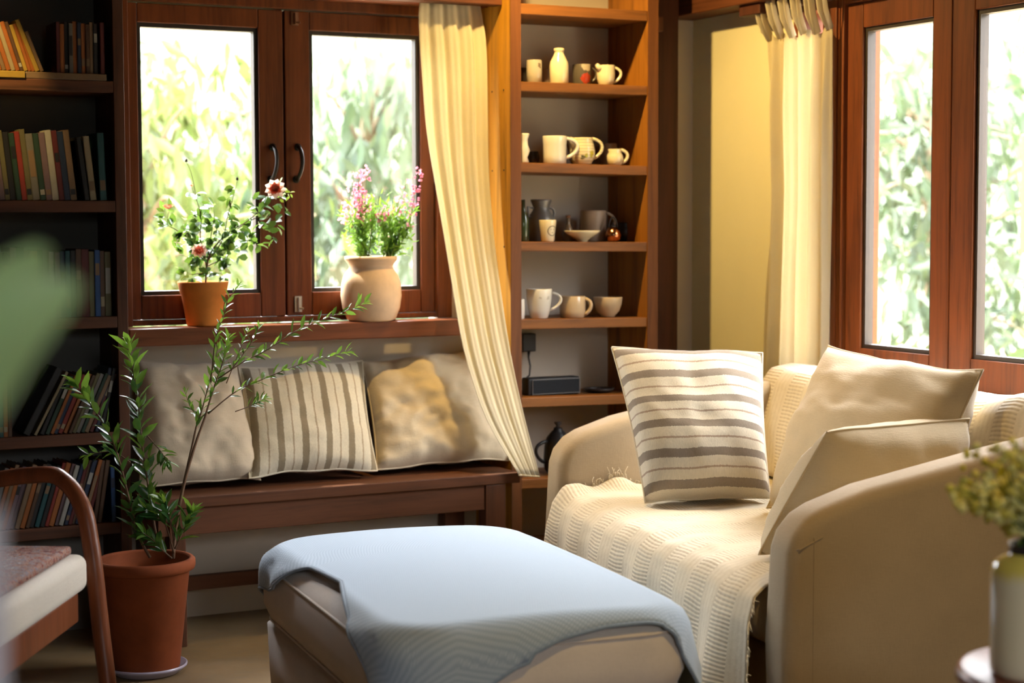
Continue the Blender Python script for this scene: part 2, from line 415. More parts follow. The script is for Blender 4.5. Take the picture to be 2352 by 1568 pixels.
# ------------------------------------------------------------------ crockery
M_cream = plain('cream_glaze', (.72, .64, .44), .18, .5, .05, 12, 0, 0, .5)
M_white = plain('white_glaze', (.72, .70, .64), .18, .5, .03, 12, 0, 0, .5)
M_stone = plain('stone_glaze', (.34, .27, .21), .4, .5, .12, 20)
M_beigecup = plain('beige_glaze', (.52, .40, .25), .28, .5, .08, 14, 0, 0, .3)
M_dark = plain('dark_stoneware', (.035, .028, .026), .35, .5, .1, 15)
M_zinc = plain('grey_zinc', (.22, .22, .22), .45, .5, .2, 14, 0, .6)
M_copper = plain('polished_copper', (.55, .24, .11), .18, .5, .1, 20, 0, 1.0)
M_bottle = plain('clear_brown_bottle', (.20, .15, .10), .12, .5, .1, 10)
M_cork = plain('cork', (.16, .07, .035), .85)
M_ink = plain('dark_ink', (.08, .06, .05), .6)
def painted(name, base, spots, rings=None):
    t = NT(name); c = base; tc = t.new('ShaderNodeTexCoord')
    n = t.noise(tc.outputs['Object'], 90, 3)
    for (x, y, z), r, colr in spots:
        d = t.new('ShaderNodeVectorMath', operation='DISTANCE'); t.lk(tc.outputs['Object'], d.inputs[0]); d.inputs[1].default_value = (x, y, z)
        k = t.math('LESS_THAN', t.math('ADD', d.outputs['Value'], t.math('MULTIPLY', t.math('SUBTRACT', n, .5), .02)), r); c = t.mix(k, c, colr)
    if rings:
        sp = t.new('ShaderNodeSeparateXYZ'); t.lk(tc.outputs['Object'], sp.inputs[0])
        k = t.math('GREATER_THAN', t.math('SINE', t.math('MULTIPLY', sp.outputs[2], rings[0])), .72); c = t.mix(t.math('MULTIPLY', k, .6), c, rings[1])
    if isinstance(c, tuple): t.col(c)
    else: t.col(c)
    t.rough(.22); t.set('Coat Weight', .4); return t.m

def cup_prof(R, H, shape, wall=.0035):
    o = [(R*r, H*z) for r, z in shape]
    inn = [(max(r-wall, .001), z) for r, z in o[::-1] if z > H*.06]
    inn = [(inn[0][0], H-.0008)]+inn[1:]
    return [(0, 0)]+o+inn+[(0, H*.07)]
def vessel(name, label, cat, k, px, y, wpx, hpx, shape, mat, group, handle=None, hmat=None, hscale=1.0, handle_px=None, hollow=True, n=36):
    p0 = ony(px, 600, y); x = p0.x; z = shelf_z(k, x); base = Vector((x, y, z)); s = mpp(base)
    R = wpx*s/2; H = hpx*s
    m = MB(); m.lathe(cup_prof(R, H, shape) if hollow else [(0, 0)]+[(R*r, H*q) for r, q in shape]+[(0, H*shape[-1][1])], base, n)
    o = m.build(name, mat, None, smooth=True, origin=base); tag(o, label, cat, group)
    if handle:
        a, (z0, z1), out, rad = handle          # azimuth, heights, reach, radius
        rr = lambda q: R*np.interp(q, [b for _, b in shape], [r for r, _ in shape])
        d = Vector((cos(a), sin(a), 0)); pts = []
        A = base+d*(rr(z1)-.002)+Vector((0, 0, H*z1)); B = base+d*(rr(z0)-.002)+Vector((0, 0, H*z0))
        for q in range(13):
            t = q/12; pts.append(A.lerp(B, t)+d*(R*out*sin(pi*t)**.75)+Vector((0, 0, .10*H*sin(pi*t)*(1-t))))
        MB().tube(pts, rad, 8).build('handle', hmat or mat, o, smooth=True)
    return o, base, R, H
CYL = [(.92, 0), (.98, .04), (1, .5), (1, .97), (.97, 1)]
TAPER = [(.70, 0), (.76, .05), (.92, .6), (1, .97), (.97, 1)]
MUGT = [(.62, 0), (.70, .04), (.84, .3), (.95, .65), (1, .97), (.97, 1)]
BOWL = [(.45, 0), (.48, .06), (.78, .3), (.94, .65), (1, .96), (.98, 1)]
ROUND = [(.62, 0), (.70, .05), (.93, .25), (1, .5), (.92, .72), (.80, .88), (.84, .97), (.81, 1)]
MILK = [(.92, 0), (1, .03), (1, .52), (.93, .62), (.58, .80), (.48, .87), (.46, .90), (.56, .925), (.56, .985), (.50, 1)]
G1, G2, G3, G4 = 'crockery on the top cabinet shelf', 'jugs on the second cabinet shelf', 'pots on the third cabinet shelf', 'cups on the fourth cabinet shelf'
AR = radians(-18)
vessel('tumbler', 'grey white tumbler with a small drawing, beside the cream milk bottle', 'cup', 0, 1228, 5.235, 36, 54, [(.90, 0), (1, .03), (1, .5), (.98, .97), (.95, 1)],
       painted('drawn_tumbler_glaze', (.42, .38, .31), [((.008, -.024, .062), .006, (.16, .12, .09)), ((.012, -.024, .052), .004, (.16, .12, .09))]), G1)
vessel('cup', 'small dark cup half hidden behind the cabinet side on the top shelf', 'cup', 0, 1203, 5.31, 26, 40, CYL, M_dark, G1)
vessel('cup', 'low dark cup behind and between the tumbler and the milk bottle', 'cup', 0, 1255, 5.33, 30, 40, CYL, M_stone, G1)
o, b, R, H = vessel('milk_bottle', 'cream ceramic milk bottle with narrow neck on the top shelf', 'bottle', 0, 1284.5, 5.215, 44, 82, MILK, M_cream, G1)
vessel('mug', 'dark mug painted with a red flower, behind the milk bottle', 'mug', 0, 1337, 5.275, 44, 50, CYL,
       painted('flower_mug_glaze', (.10, .085, .07), [((-.002, -.036, .026), .019, (.40, .05, .025)), ((.0, -.036, .068), .018, (.42, .36, .30))]), G1, (AR, (.2, .85), .6, .004))
o, b, R, H = vessel('creamer', 'cream jug with thin looped handle, rightmost on the top shelf', 'jug', 0, 1391, 5.205, 42, 46, [(.70, 0), (.80, .05), (.97, .35), (1, .6), (.96, .85), (.99, .97), (.96, 1)], M_cream, G1, (AR, (.15, .9), .85, .0045))
MB().tube([b+Vector((-R*.85, -.005, H*.80)), b+Vector((-R*1.05, -.006, H*.92)), b+Vector((-R*1.28, -.007, H*1.02))], [.011, .009, .006], 10).build('spout', M_cream, o, smooth=True)
# second shelf
vessel('vase', 'white waisted vase cut off by the cabinet side on the second shelf', 'vase', 1, 1203, 5.215, 30, 68, [(.7, 0), (.85, .05), (.62, .2), (1, .42), (.72, .62), (.66, .8), (.95, .97), (.9, 1)], M_white, G2)
vessel('cup', 'small dark round pot behind the white vase and the tall jug', 'pot', 1, 1223, 5.30, 34, 30, ROUND, M_dark, G2)
o, b, R, H = vessel('jug', 'tall white faceted jug with a big curved handle', 'jug', 1, 1274, 5.21, 58, 64, [(.88, 0), (.95, .03), (.93, .3), (.96, .7), (1, .96), (.97, 1)], M_white, G2, (AR, (.22, .92), .95, .006), n=10)
o, b, R, H = vessel('teapot', 'grey jug with upright spout behind the striped jug', 'jug', 1, 1330, 5.315, 46, 52, ROUND, M_stone, G2)
MB().tube([b+Vector((-R*.7, 0, H*.5)), b+Vector((-R*1.05, 0, H*.95)), b+Vector((-R*1.25, 0, H*1.22)), b+Vector((-R*1.6, 0, H*1.25))], [.012, .012, .013, .007], 10).build('spout', M_stone, o, smooth=True)
o, b, R, H = vessel('jug', 'round cream jug with ribbed rings and yellow green flowers', 'jug', 1, 1338, 5.215, 58, 62, ROUND,
       painted('ribbed_jug_glaze', (.70, .62, .42), [((.012, -.036, .036), .010, (.55, .48, .04)), ((-.006, -.040, .030), .008, (.42, .42, .05)), ((-.018, -.036, .024), .007, (.12, .12, .05))], (620, (.33, .27, .17))), G2, (AR, (.25, .97), .75, .0055))
MB().tube([b+Vector((-R*.75, -.006, H*.70)), b+Vector((-R*1.0, -.008, H*.88)), b+Vector((-R*1.22, -.010, H*.98))], [.014, .011, .006], 10).build('spout', M_cream, o, smooth=True)
vessel('mug', 'plain grey brown mug behind the small creamer on the second shelf', 'mug', 1, 1397, 5.33, 40, 54, CYL, M_stone, G2)
o, b, R, H = vessel('creamer', 'small round cream pitcher nearest the right cabinet side', 'jug', 1, 1412, 5.205, 40, 38, [(.62, 0), (.78, .06), (1, .38), (.92, .62), (.72, .82), (.80, .97), (.77, 1)], M_cream, G2, (AR, (.15, .95), .75, .0055))
# third shelf
vessel('bottle', 'dark green glass bottle at the cabinet side on the third shelf', 'bottle', 2, 1202, 5.23, 26, 96, [(.9, 0), (1, .03), (1, .5), (.7, .66), (.36, .78), (.34, 1)], plain('green_bottle_glass', (.03, .05, .025), .08, .7), G3)
o, b, R, H = vessel('milk_can', 'grey metal milk can with two ear handles', 'can', 2, 1243, 5.315, 62, 96, [(.95, 0), (1, .03), (1, .50), (.88, .62), (.62, .74), (.60, .84), (.78, .96), (.78, 1)], M_zinc, G3, (radians(0), (.55, .80), .35, .004))
MB().tube([b+Vector((-R*.62, 0, H*.8)), b+Vector((-R*1.15, -.004, H*.82)), b+Vector((-R*1.1, -.004, H*.6)), b+Vector((-R*.85, 0, H*.58))], .004, 8).build('handle', M_zinc, o, smooth=True)
o, b, R, H = vessel('paper_cup', 'small white cup with a round face emblem', 'cup', 2, 1258, 5.20, 40, 50, TAPER, M_cream, G3)
em = MB()
for q in range(24):
    a0, a1 = 2*pi*q/24, 2*pi*(q+1)/24
    def EP(a, r): 
        lx, lz = r*cos(a)*.017+.004, r*sin(a)*.017+H*.50
        rr = R*np.interp(lz/H, [.05, .6, .97], [.76, .92, 1])+.0006
        return b+Vector((lx, -math.sqrt(max(rr*rr-lx*lx, 1e-6)), lz))
    i = [em.vert(EP(a0, .86)), em.vert(EP(a1, .86)), em.vert(EP(a1, 1)), em.vert(EP(a0, 1))]; em.face(i)
for (ex, ez) in ((-.3, .3), (.35, .3), (0, -.35)):
    for s_ in range(1): em.face([em.vert(EP(math.atan2(ez+dz, ex+dx), math.hypot(ex+dx, ez+dz))) for dx, dz in ((-.12, -.06), (.12, -.06), (.12, .06), (-.12, .06))])
em.build('emblem', M_ink, o)
o, b, R, H = vessel('bottle', 'small clear bottle closed with a brown cork', 'bottle', 2, 1305, 5.27, 24, 56, [(.85, 0), (1, .04), (1, .40), (.55, .66), (.38, .76), (.38, 1)], M_bottle, G3)
MB().lathe([(0, 0), (R*.45, 0), (R*.5, .009), (0, .009)], b+Vector((0, 0, H*.98)), 14).build('stopper', M_cork, o, smooth=True)
vessel('mug', 'large brown grey mug standing behind the shallow dish', 'mug', 2, 1362, 5.31, 60, 72, CYL, M_stone, G3, (AR, (.25, .92), .75, .005))
vessel('dish', 'shallow cream oval dish on a small foot, in front of the brown mug', 'dish', 2, 1337, 5.205, 84, 26, [(.28, 0), (.30, .12), (.55, .42), (.85, .72), (1, .96), (.98, 1)], M_cream, G3)
o, b, R, H = vessel('kettle', 'small round copper kettle with dark lid', 'kettle', 2, 1408, 5.235, 38, 34, [(.5, 0), (.8, .12), (1, .45), (.85, .75), (.5, .95), (.4, 1)], M_copper, G3, hollow=False)
MB().lathe([(0, 0), (R*.42, 0), (R*.3, .006), (.003, .008), (.004, .014), (0, .016)], b+Vector((0, 0, H)), 16).build('lid', M_dark, o, smooth=True)
MB().tube([b+Vector((R*.6*cos(q)*1.0, 0, H*.95+R*1.25*max(sin(q), 0))) for q in [pi*t/12 for t in range(13)]], .0028, 8).build('handle', M_black, o, smooth=True)
o, b, R, H = vessel('teapot', 'black teapot in the dark corner behind the copper kettle', 'teapot', 2, 1436, 5.31, 36, 44, ROUND, M_dark, G3, (AR, (.2, .9), .7, .004))
# fourth shelf
vessel('mug', 'white cup mostly hidden by the cabinet side on the fourth shelf', 'cup', 3, 1190, 5.22, 30, 46, CYL, M_white, G4)
vessel('mug', 'tall white mug with faint pattern and round handle', 'mug', 3, 1238, 5.225, 60, 68, MUGT,
       painted('patterned_white_mug_glaze', (.68, .66, .58), [((-.012, -.038, .07), .006, (.5, .47, .40)), ((.014, -.037, .07), .006, (.5, .47, .40))]), G4, (AR, (.28, .86), .85, .0045))
vessel('mug', 'low beige mug with its handle towards the room', 'mug', 3, 1315, 5.235, 62, 50, [(.80, 0), (.9, .05), (.97, .3), (1, .6), (.97, .97), (.94, 1)], M_beigecup, G4, (radians(-42), (.15, .88), .5, .006))
vessel('bowl', 'beige stoneware bowl, rightmost on the fourth shelf', 'bowl', 3, 1396, 5.235, 68, 46, BOWL, M_beigecup, G4)
# fifth shelf: plug, speaker, cable tray
a = ony(1197, 766, 5.40); b_ = ony(1227, 806, 5.40)
ad = tag(MB().box((a.x, 5.385, b_.z), (b_.x, 5.4235, a.z)).build('power_adapter', M_black, bevel=.003), 'square black power adapter plugged into the plaster wall', 'adapter')
cz = shelf_z(4, 2.72)
pts = [ony(1215, 806, 5.40), ony(1214, 820, 5.398), ony(1218, 840, 5.39), ony(1216, 862, 5.37), Vector((2.725, 5.355, cz+.008)), Vector((2.74, 5.345, cz+.004))]
MB().tube(pts, [.006, .0035, .003, .003, .003, .003], 8).build('cable', M_black, ad, smooth=True)
xl, xr = ony(1222, 885, 5.22).x, ony(1334, 885, 5.22).x; zb = shelf_z(4, (xl+xr)/2); s = mpp((xl, 5.22, zb))
spk = thing('bluetooth_speaker', 'black box loudspeaker with pale edge line on the lower shelf', 'speaker', ((xl+xr)/2, 5.25, zb))
MB().box((xl-.012, 5.225, zb), (xr, 5.275, zb+41*s)).build('body', plain('black_speaker_plastic', (.008, .008, .009), .6), spk, bevel=.006, seg=3)
MB().box((xl+.004, 5.219, zb+5*s), (xr-.006, 5.226, zb+36*s)).build('grille', plain('speaker_grille', (.010, .013, .017), .7, .3, .2, 200, .3), spk, bevel=.002)
fr = MB()
e = [(xl+.002, zb+4*s), (xr-.004, zb+4*s), (xr-.004, zb+37*s), (xl+.002, zb+37*s)]
for (p, q) in zip(e, e[1:]+e[:1]): fr.tube([(p[0], 5.2185, p[1]), (q[0], 5.2185, q[1])], .0011, 6)
fr.build('trim_line', plain('grey_speaker_trim', (.22, .22, .22), .4), spk)
vessel('dish', 'flat dark dish beside the loudspeaker', 'dish', 4, 1376, 5.27, 72, 10, [(.6, 0), (.9, .4), (1, .95), (.97, 1)], M_dark, 'things beside the loudspeaker')
# sixth shelf: black coffee pot
o, b, R, H = vessel('coffee_pot', 'black coffee pot with knobbed lid behind the sofa arm', 'pot', 5, 1281, 5.26, 66, 106, [(.7, 0), (.95, .1), (1, .35), (.95, .6), (.8, .78), (.5, .9), (.3, .96), (.3, 1)], M_black, 'pots on the low cabinet shelf', (radians(180), (.25, .72), .85, .006), hollow=False)
MB().lathe([(0, 0), (.010, 0), (.006, .006), (.014, .016), (.012, .020), (0, .020)], b+Vector((0, 0, H)), 16).build('lid_knob', M_dark, o, smooth=True)

# ------------------------------------------------------------------ bookcase and books
YB = 5.199
bc = thing('bookcase', 'dark wooden bookcase full of books beside the back window', 'bookcase', (1.05, 5.31, 0))
MB().box((1.337, YB, 0), (1.369, YW-.002, 2.35)).build('side_panel', W_bk['z'], bc, bevel=.002)
MB().box((.60, YB, 0), (.63, YW-.002, 2.35)).build('side_panel', W_bk['z'], bc, bevel=.002)
MB().box((.6302, YW-.006, .0), (1.3368, YW-.0015, 2.3)).build('shade_backing', plain('shade_toned_backing', (.17, .165, .155), .92, .2, .05, 3, .1), bc)  # added panel, shade inside the bookcase put into its grey
BS = [2.02, 1.664, 1.315, .974, .631, .360]
for k, z in enumerate(BS):
    MB().box((.6302, YB+.001, z-.034), (1.3368, YW-.002, z)).build('shelf', W_bk['x'], bc, bevel=.002)
PAL = {'dark green': (.025, .06, .035), 'brown': (.12, .06, .03), 'cream': (.42, .34, .20), 'navy': (.02, .035, .08), 'red': (.30, .035, .02), 'grey': (.20, .19, .17),
       'olive': (.16, .14, .06), 'black': (.018, .016, .016), 'orange': (.42, .13, .025), 'teal': (.02, .10, .11), 'white': (.45, .43, .38), 'blue': (.03, .10, .30), 'tan': (.27, .17, .09), 'maroon': (.13, .02, .018), 'yellow': (.50, .32, .05), 'mauve': (.20, .13, .15)}
M_page = plain('book_pages', (.52, .44, .30), .9, .2, .1, 60)
BM = {}
def bmat(c):
    if c not in BM: BM[c] = plain('book_cover_'+c.replace(' ', '_'), scl(PAL[c], .5), .45, .4, .12, 30)
    return BM[c]
ORD = ['first', 'second', 'third', 'fourth', 'fifth', 'sixth', 'seventh', 'eighth', 'ninth', 'tenth', 'eleventh', 'twelfth', 'thirteenth', 'fourteenth', 'fifteenth', 'sixteenth', 'seventeenth', 'eighteenth', 'nineteenth', 'twentieth', 'twenty-first', 'twenty-second', 'twenty-third', 'twenty-fourth', 'twenty-fifth', 'twenty-sixth', 'twenty-seventh', 'twenty-eighth', 'twenty-ninth', 'thirtieth']
ALLBOOKS = {}
def book(x, z, t, h, c, lean, shelf, band=None, y=YB+.012, dep=.13, state=None):
    """x = pivot corner on the shelf"""
    s = -1 if lean > 0 else 0
    x0, x1 = (-t, 0) if lean > 0 else (0, t)
    e = .0016
    m = MB(); m.box((x0, 0, 0), (x0+e, dep, h)); m.box((x1-e, 0, 0), (x1, dep, h)); m.box((x0+e, 0, 0), (x1-e, e, h))
    o = m.build('book', bmat(c), None, origin=(0, 0, 0), bevel=.0006, seg=1)
    MB().box((x0+e, e, .003), (x1-e, dep-.004, h-.003)).build('pages', M_page, o)
    if band:
        z0, z1 = random.choice(((.62, .80), (.15, .30), (.35, .75), (.55, .68), (.08, .16)))
        MB().box((x0+t*.12, -.0006, h*z0), (x1-t*.12, .0005, h*z1)).build('spine_label', bmat(band), o)
    o.location = (x, y, z); o.rotation_euler = (0, lean, 0)
    ALLBOOKS.setdefault(shelf, []).append((x, o, c, lean, state)); return o
def row(shelf, z, x, xend, cols, lean, tr, hr, gap=.0004, y=YB+.012):
    k = 0; random.seed(sum(map(ord, shelf))+k)
    while True:
        t = random.uniform(*tr); st = t/cos(lean)+gap
        if (x+st if lean <= 0 else x) > xend: break
        c = cols[k % len(cols)]
        band = random.choice([None, 'cream', 'tan', 'white', 'black']) if random.random() < .6 else None
        if band == c: band = None
        book(x, z+.0003, t, random.uniform(*hr), c, lean, shelf, band, y+random.uniform(0, .006))
        x += st; k += 1
    return x
row('top', 1.6845, .952, 1.118, ['yellow', 'orange', 'orange', 'yellow', 'orange', 'orange', 'tan', 'orange', 'cream', 'orange', 'brown'], radians(-17), (.0095, .0125), (.135, .145))
book(1.115, 1.6848, .012, .155, 'yellow', radians(-21), 'top'); book(1.129, 1.6848, .010, .120, 'tan', radians(-21), 'top')
row('top', 1.6845, 1.176, 1.300, ['maroon', 'orange', 'black', 'grey', 'orange', 'navy', 'orange', 'brown', 'tan', 'black'], 0, (.0105, .0135), (.140, .150))
book(1.303, 1.6848, .013, .150, 'maroon', 0, 'top')
for (n_, x0, x1, y0, c, lb) in (('magazine', .88, 1.082, 5.195, 'yellow', 'thin yellow magazine lying flat under the leaning orange books'), ('magazine', 1.084, 1.318, 5.200, 'tan', 'thin tan magazine lying flat under the upright books of the top shelf')):
    tag(MB().box((x0, y0, 1.6645), (x1, y0+.17, 1.684)).build(n_, bmat(c), bevel=.002), lb, 'magazine', 'magazines on the top shelf')
row('second', 1.315, .955, 1.235, ['tan', 'brown', 'cream', 'mauve', 'olive', 'black', 'dark green', 'red', 'olive', 'grey', 'dark green', 'mauve', 'white', 'maroon', 'navy'], radians(-6), (.014, .021), (.192, .205))
book(1.250, 1.3153, .014, .185, 'black', radians(-7), 'second'); book(1.2665, 1.3153, .018, .188, 'cream', radians(-6), 'second', 'tan'); book(1.295, 1.3153, .020, .198, 'teal', radians(-2), 'second', 'tan')
row('third', .974, .958, 1.325, ['blue', 'brown', 'olive', 'black', 'mauve', 'dark green', 'tan', 'yellow', 'dark green', 'grey', 'white', 'mauve', 'navy', 'teal', 'black', 'brown', 'maroon', 'olive'], 0, (.014, .022), (.190, .206))
row('fourth', .631, .955, 1.033, ['blue', 'navy', 'blue', 'teal', 'orange', 'brown', 'orange'], 0, (.010, .013), (.178, .188))
book(1.075, .6313, .020, .215, 'black', radians(28), 'fourth'); book(1.096, .6313, .008, .205, 'cream', radians(28), 'fourth')
row('fourth', .631, 1.118, 1.268, ['black', 'dark green', 'orange', 'navy', 'red', 'orange', 'brown', 'olive', 'grey', 'dark green', 'tan', 'maroon'], radians(24), (.0095, .0135), (.175, .192))
row('fourth', .631, 1.279, 1.300, ['navy', 'black'], radians(13), (.010, .012), (.19, .195))
row('lowest', .360, .962, 1.255, ['grey', 'orange', 'tan', 'orange', 'mauve', 'mauve', 'tan', 'orange', 'brown', 'black', 'teal', 'black', 'red', 'orange', 'mauve', 'white', 'navy', 'maroon', 'brown', 'navy', 'orange', 'maroon'], radians(17), (.0105, .0145), (.180, .196))
row('lowest', .360, 1.268, 1.282, ['brown'], radians(9), (.012, .013), (.185, .19))
book(1.312, .3603, .013, .165, 'blue', radians(-.5), 'lowest', 'navy')
for sh, L in ALLBOOKS.items():
    L.sort(key=lambda q: -q[0])
    for k, (x, o, c, lean, st) in enumerate(L):
        pose = 'leaning' if abs(lean) > radians(10) else ('tilted' if abs(lean) > radians(1.5) else 'upright')
        tag(o, f"{pose} {c} book, {ORD[k]} from the window end of the {sh} bookcase shelf", 'book', f"books on the {sh} bookcase shelf")

# ------------------------------------------------------------------ bench
bn = thing('bench', 'long dark wooden bench under the back window', 'bench', (1.97, 5.22, 0))
x0, x1, y0, y1 = 1.375, 2.592, 5.035, 5.418
MB().box((x0, y0, .412), (x1, y1, .445)).build('seat_board', W_bench['x'], bn, bevel=.003)
MB().box((x0+.03, y0+.008, .332), (2.468, y0+.034, .4118)).build('apron', W_bench['x'], bn, bevel=.002)
MB().box((x0+.03, y1-.034, .34), (x1-.06, y1-.008, .4118)).build('apron', W_bench['x'], bn, bevel=.002)
for (a, b) in ((1.437, 1.487), (2.470, 2.542)):
    MB().box((a, y0+.003, 0), (b, y0+.058, .4118)).build('leg', W_bench['z'], bn, bevel=.003)
    MB().box((a, y1-.07, 0), (b, y1-.012, .339)).build('leg', W_bench['z'], bn, bevel=.003)
MB().box((1.487, 5.290, .112), (2.470, 5.314, .157)).build('stretcher', W_bench['x'], bn, bevel=.002)
for (a, b) in ((1.44, 1.484), (2.485, 2.53)): MB().box((a, 5.095, .112), (b, 5.345, .157)).build('stretcher', W_bench['y'], bn, bevel=.002)

# ------------------------------------------------------------------ cushions
def pillow(name, label, cat_group, corners, T, mat, wr=.010, wscale=6, seed=0, bow=.05, sag=.0, n=30, lim=None):
    TL, TR, BR, BL = [Vector(c) for c in corners]
    nrm = (TR-TL).cross(BL-TL).normalized()
    toward = Vector((0, 0, HC))-(TL+BR)/2
    if nrm.dot(toward) < 0: nrm = -nrm
    C0 = (TL+TR+BR+BL)/4
    def edge(u, v):
        p = TL.lerp(TR, u).lerp(BL.lerp(BR, u), v)
        uu, vv = 2*u-1, 2*v-1
        k = bow*((1-vv*vv)*uu*uu*abs(uu)+(1-uu*uu)*vv*vv*abs(vv))
        p = p+(C0-p)*k
        w = noise.noise(Vector((u*3+seed, v*3, seed*1.7)))
        return p+(TL-BL).normalized()*(w*.012*(1-vv*vv*.0))+Vector((0, 0, -sag*(1-uu*uu)*max(0, -vv)))
    def side(sgn):
        def fn(u, v):
            p = edge(u, v); a = max(4*u*(1-u), 0); b = max(4*v*(1-v), 0)
            h = T/2*(a**.42)*(b**.42)*(1+.18*vsag(v))
            w = noise.noise(Vector((u*wscale+seed*3.1, v*wscale*1.3, seed)))+.5*noise.noise(Vector((u*wscale*2.3, v*wscale*2.6+seed, 5.0+seed)))
            r = noise.noise(Vector(((u+v*.35)*wscale*1.1+seed, (v-u*.3)*wscale*3.2, 9.0)))
            ed = (a*b)**.25
            h += ed*(w*wr+ (1-abs(r))*wr*.7 - wr*.4)
            # gathered pleats towards the seams
            h += .0035*sin(u*60+seed)*(1-b)**6*ed + .0035*sin(v*55+seed)*(1-a)**6*ed
            q = p+nrm*(sgn*h)
            if lim: q = lim(q)
            return q
        return fn
    def vsag(v): return 2*v-1
    m = MB(); m.grid(side(1), n, n); m.grid(side(-1), n, n, flip=True)
    o = m.build(name, mat, None, smooth=True)
    pts = []
    for k in range(n): pts.append(edge(k/n, 0))
    for k in range(n): pts.append(edge(1, k/n))
    for k in range(n): pts.append(edge(1-k/n, 1))
    for k in range(n+1): pts.append(edge(0, 1-k/n))
    if lim: pts = [lim(q) for q in pts]
    tag(o, label, 'cushion', cat_group)
    sm = MB(); sm.tube(pts, .0032, 6, cap=False)
    sm.build('seam_piping', mat, o, smooth=True)
    return o
LIN = (.60, .50, .355)
M_lin1 = fabric('beige_cushion_linen', (.54, .455, .335), 420, .10)
M_lin2 = fabric('pale_cushion_linen', (.62, .52, .36), 420, .10)
M_lin3 = fabric('sofa_cushion_linen', (.53, .425, .265), 420, .08)
M_strv = stripes('vertical_striped_linen', 0, 5.35, .02, (.70, .64, .49), (.225, .175, .105), (.36, .27, .17))
M_strh = stripes('horizontal_striped_linen', 1, 5.6, -.02, (.72, .65, .50), (.20, .155, .115), (.33, .22, .15))
def benchlim(q): return Vector((q.x, min(q.y, YW-.004), max(q.z, .447)))
GB = 'cushions lined up on the bench'
zb = .452
def bq(TL, TR, BR, BL, yt, yb):
    return [ony(*TL, yt), ony(*TR, yt), ony(*BR, yb), ony(*BL, yb)]
pillow('cushion', 'plain beige linen cushion at the plant end of the bench', GB, bq((305, 826), (545, 836), (598, 1100), (322, 1120), 5.385, 5.155), .16, M_lin1, .022, 4, 1, lim=benchlim)
pillow('cushion', 'cream cushion with vertical brown stripes in the middle of the bench', GB, bq((548, 842), (832, 826), (866, 1078), (572, 1096), 5.375, 5.135), .13, M_strv, .009, 4.5, 2, lim=benchlim)
pillow('cushion', 'plain wrinkled beige cushion on the bench beside the long curtain', GB, bq((830, 832), (1090, 800), (1172, 1056), (866, 1080), 5.375, 5.170), .16, M_lin2, .026, 5, 3, lim=benchlim)

# ------------------------------------------------------------------ curtains
M_curt = fabric('cream_curtain_cotton', (.80, .74, .56), 500, .07, .42)
M_curt2 = fabric('thin_curtain_cotton', (.80, .74, .58), 500, .07, .55)
LB = [(0, 962, 0, 5.275), (60, 958, 60, 5.275), (300, 975, 300, 5.27), (500, 1010, 500, 5.24), (800, 1060, 800, 5.11), (960, 1110, 960, 5.04), (1090, 1190, 1090, 5.012)]
RB = [(0, 1098, 0, 5.275), (90, 1114, 90, 5.275), (400, 1119, 400, 5.26), (600, 1140, 600, 5.21), (800, 1166, 800, 5.115), (960, 1202, 960, 5.05), (1094, 1238, 1094, 5.012)]
def poly(B, v):
    t = v*B[-1][0]; 
    for a, b in zip(B, B[1:]):
        if t <= b[0]+1e-6:
            k = (t-a[0])/(b[0]-a[0]); P = ony(a[1], a[2], a[3]); Q = ony(b[1], b[2], b[3]); return P.lerp(Q, k)
    return ony(B[-1][1], B[-1][2], B[-1][3])
def smoothpoly(B, v):
    s = Vector((0, 0, 0)); w = 0
    for k in (-2, -1, 0, 1, 2):
        q = min(max(v+k*.03, 0), 1); g = (3-abs(k))
        if v < .05 or v > .95: q = v
        s += poly(B, q)*g; w += g
    return s/w
def cfn(u, v):
    L, R_ = smoothpoly(LB, v), smoothpoly(RB, v); p = L.lerp(R_, u)
    amp = (.011 if v > .06 else .006)*(1-v**3*.8)*(.6+.9*abs(noise.noise(Vector((u*4, v*1.5, 8)))))
    ph = u*2*pi*4.3+.8*sin(v*3)+noise.noise(Vector((u*2, v*3, 1)))*1.2
    f = sin(ph)+.4*sin(ph*2.1+1)
    p.y -= amp*f+.004
    if v < .08: p.x += 0
    return p
cl = MB(); cl.grid(cfn, 90, 60)
oc = cl.build('curtain', M_curt, None, smooth=True, solid=.0015)
tag(oc, 'long cream curtain swept to the bench end beside the back window', 'curtain')
hm = MB(); hm.tube([cfn(k/30, 1) for k in range(31)], .003, 6); hm.build('hem', M_curt, oc, smooth=True)
XC = 3.440
def rc(u, v):
    zt = 1.862; z = zt+(0.30-zt)*v
    yl = 4.90-.06*min(v*3, 1)+.10*v; yr = 4.545+.0*v
    y = yl+(yr-yl)*u
    ph = u*2*pi*5+noise.noise(Vector((u*2, v*2, 3)))*1.5
    amp = .009+.011*min(v*6, 1)
    return Vector((XC+amp*(sin(ph)+.3*sin(2.3*ph))+.006, y, z-(.02*sin(u*2*pi*4)**2 if v < .02 else 0)))
cr = MB(); cr.grid(rc, 90, 40)
ocr = cr.build('curtain', M_curt2, None, smooth=True, solid=.0012)
tag(ocr, 'thin pale tie-top curtain hanging on the wall behind the sofa', 'curtain')
rodz = 1.965
for k in range(6):
    u = .03+k*.19; p = rc(u, 0); tb = MB()
    for sgn in (-1, 1):
        a = p+Vector((.0, sgn*.004, -.005)); q = Vector((XC-.034, p.y+sgn*.012, rodz-.01)); r_ = Vector((XC-.020, p.y+sgn*.012, rodz+.034))
        tb.tube([a, a.lerp(q, .55)+Vector((-.008, sgn*.004, 0)), q, r_], [.013, .013, .013, .012], 8, flat=.22)
    tb.build('tie', M_curt2, ocr, smooth=True)
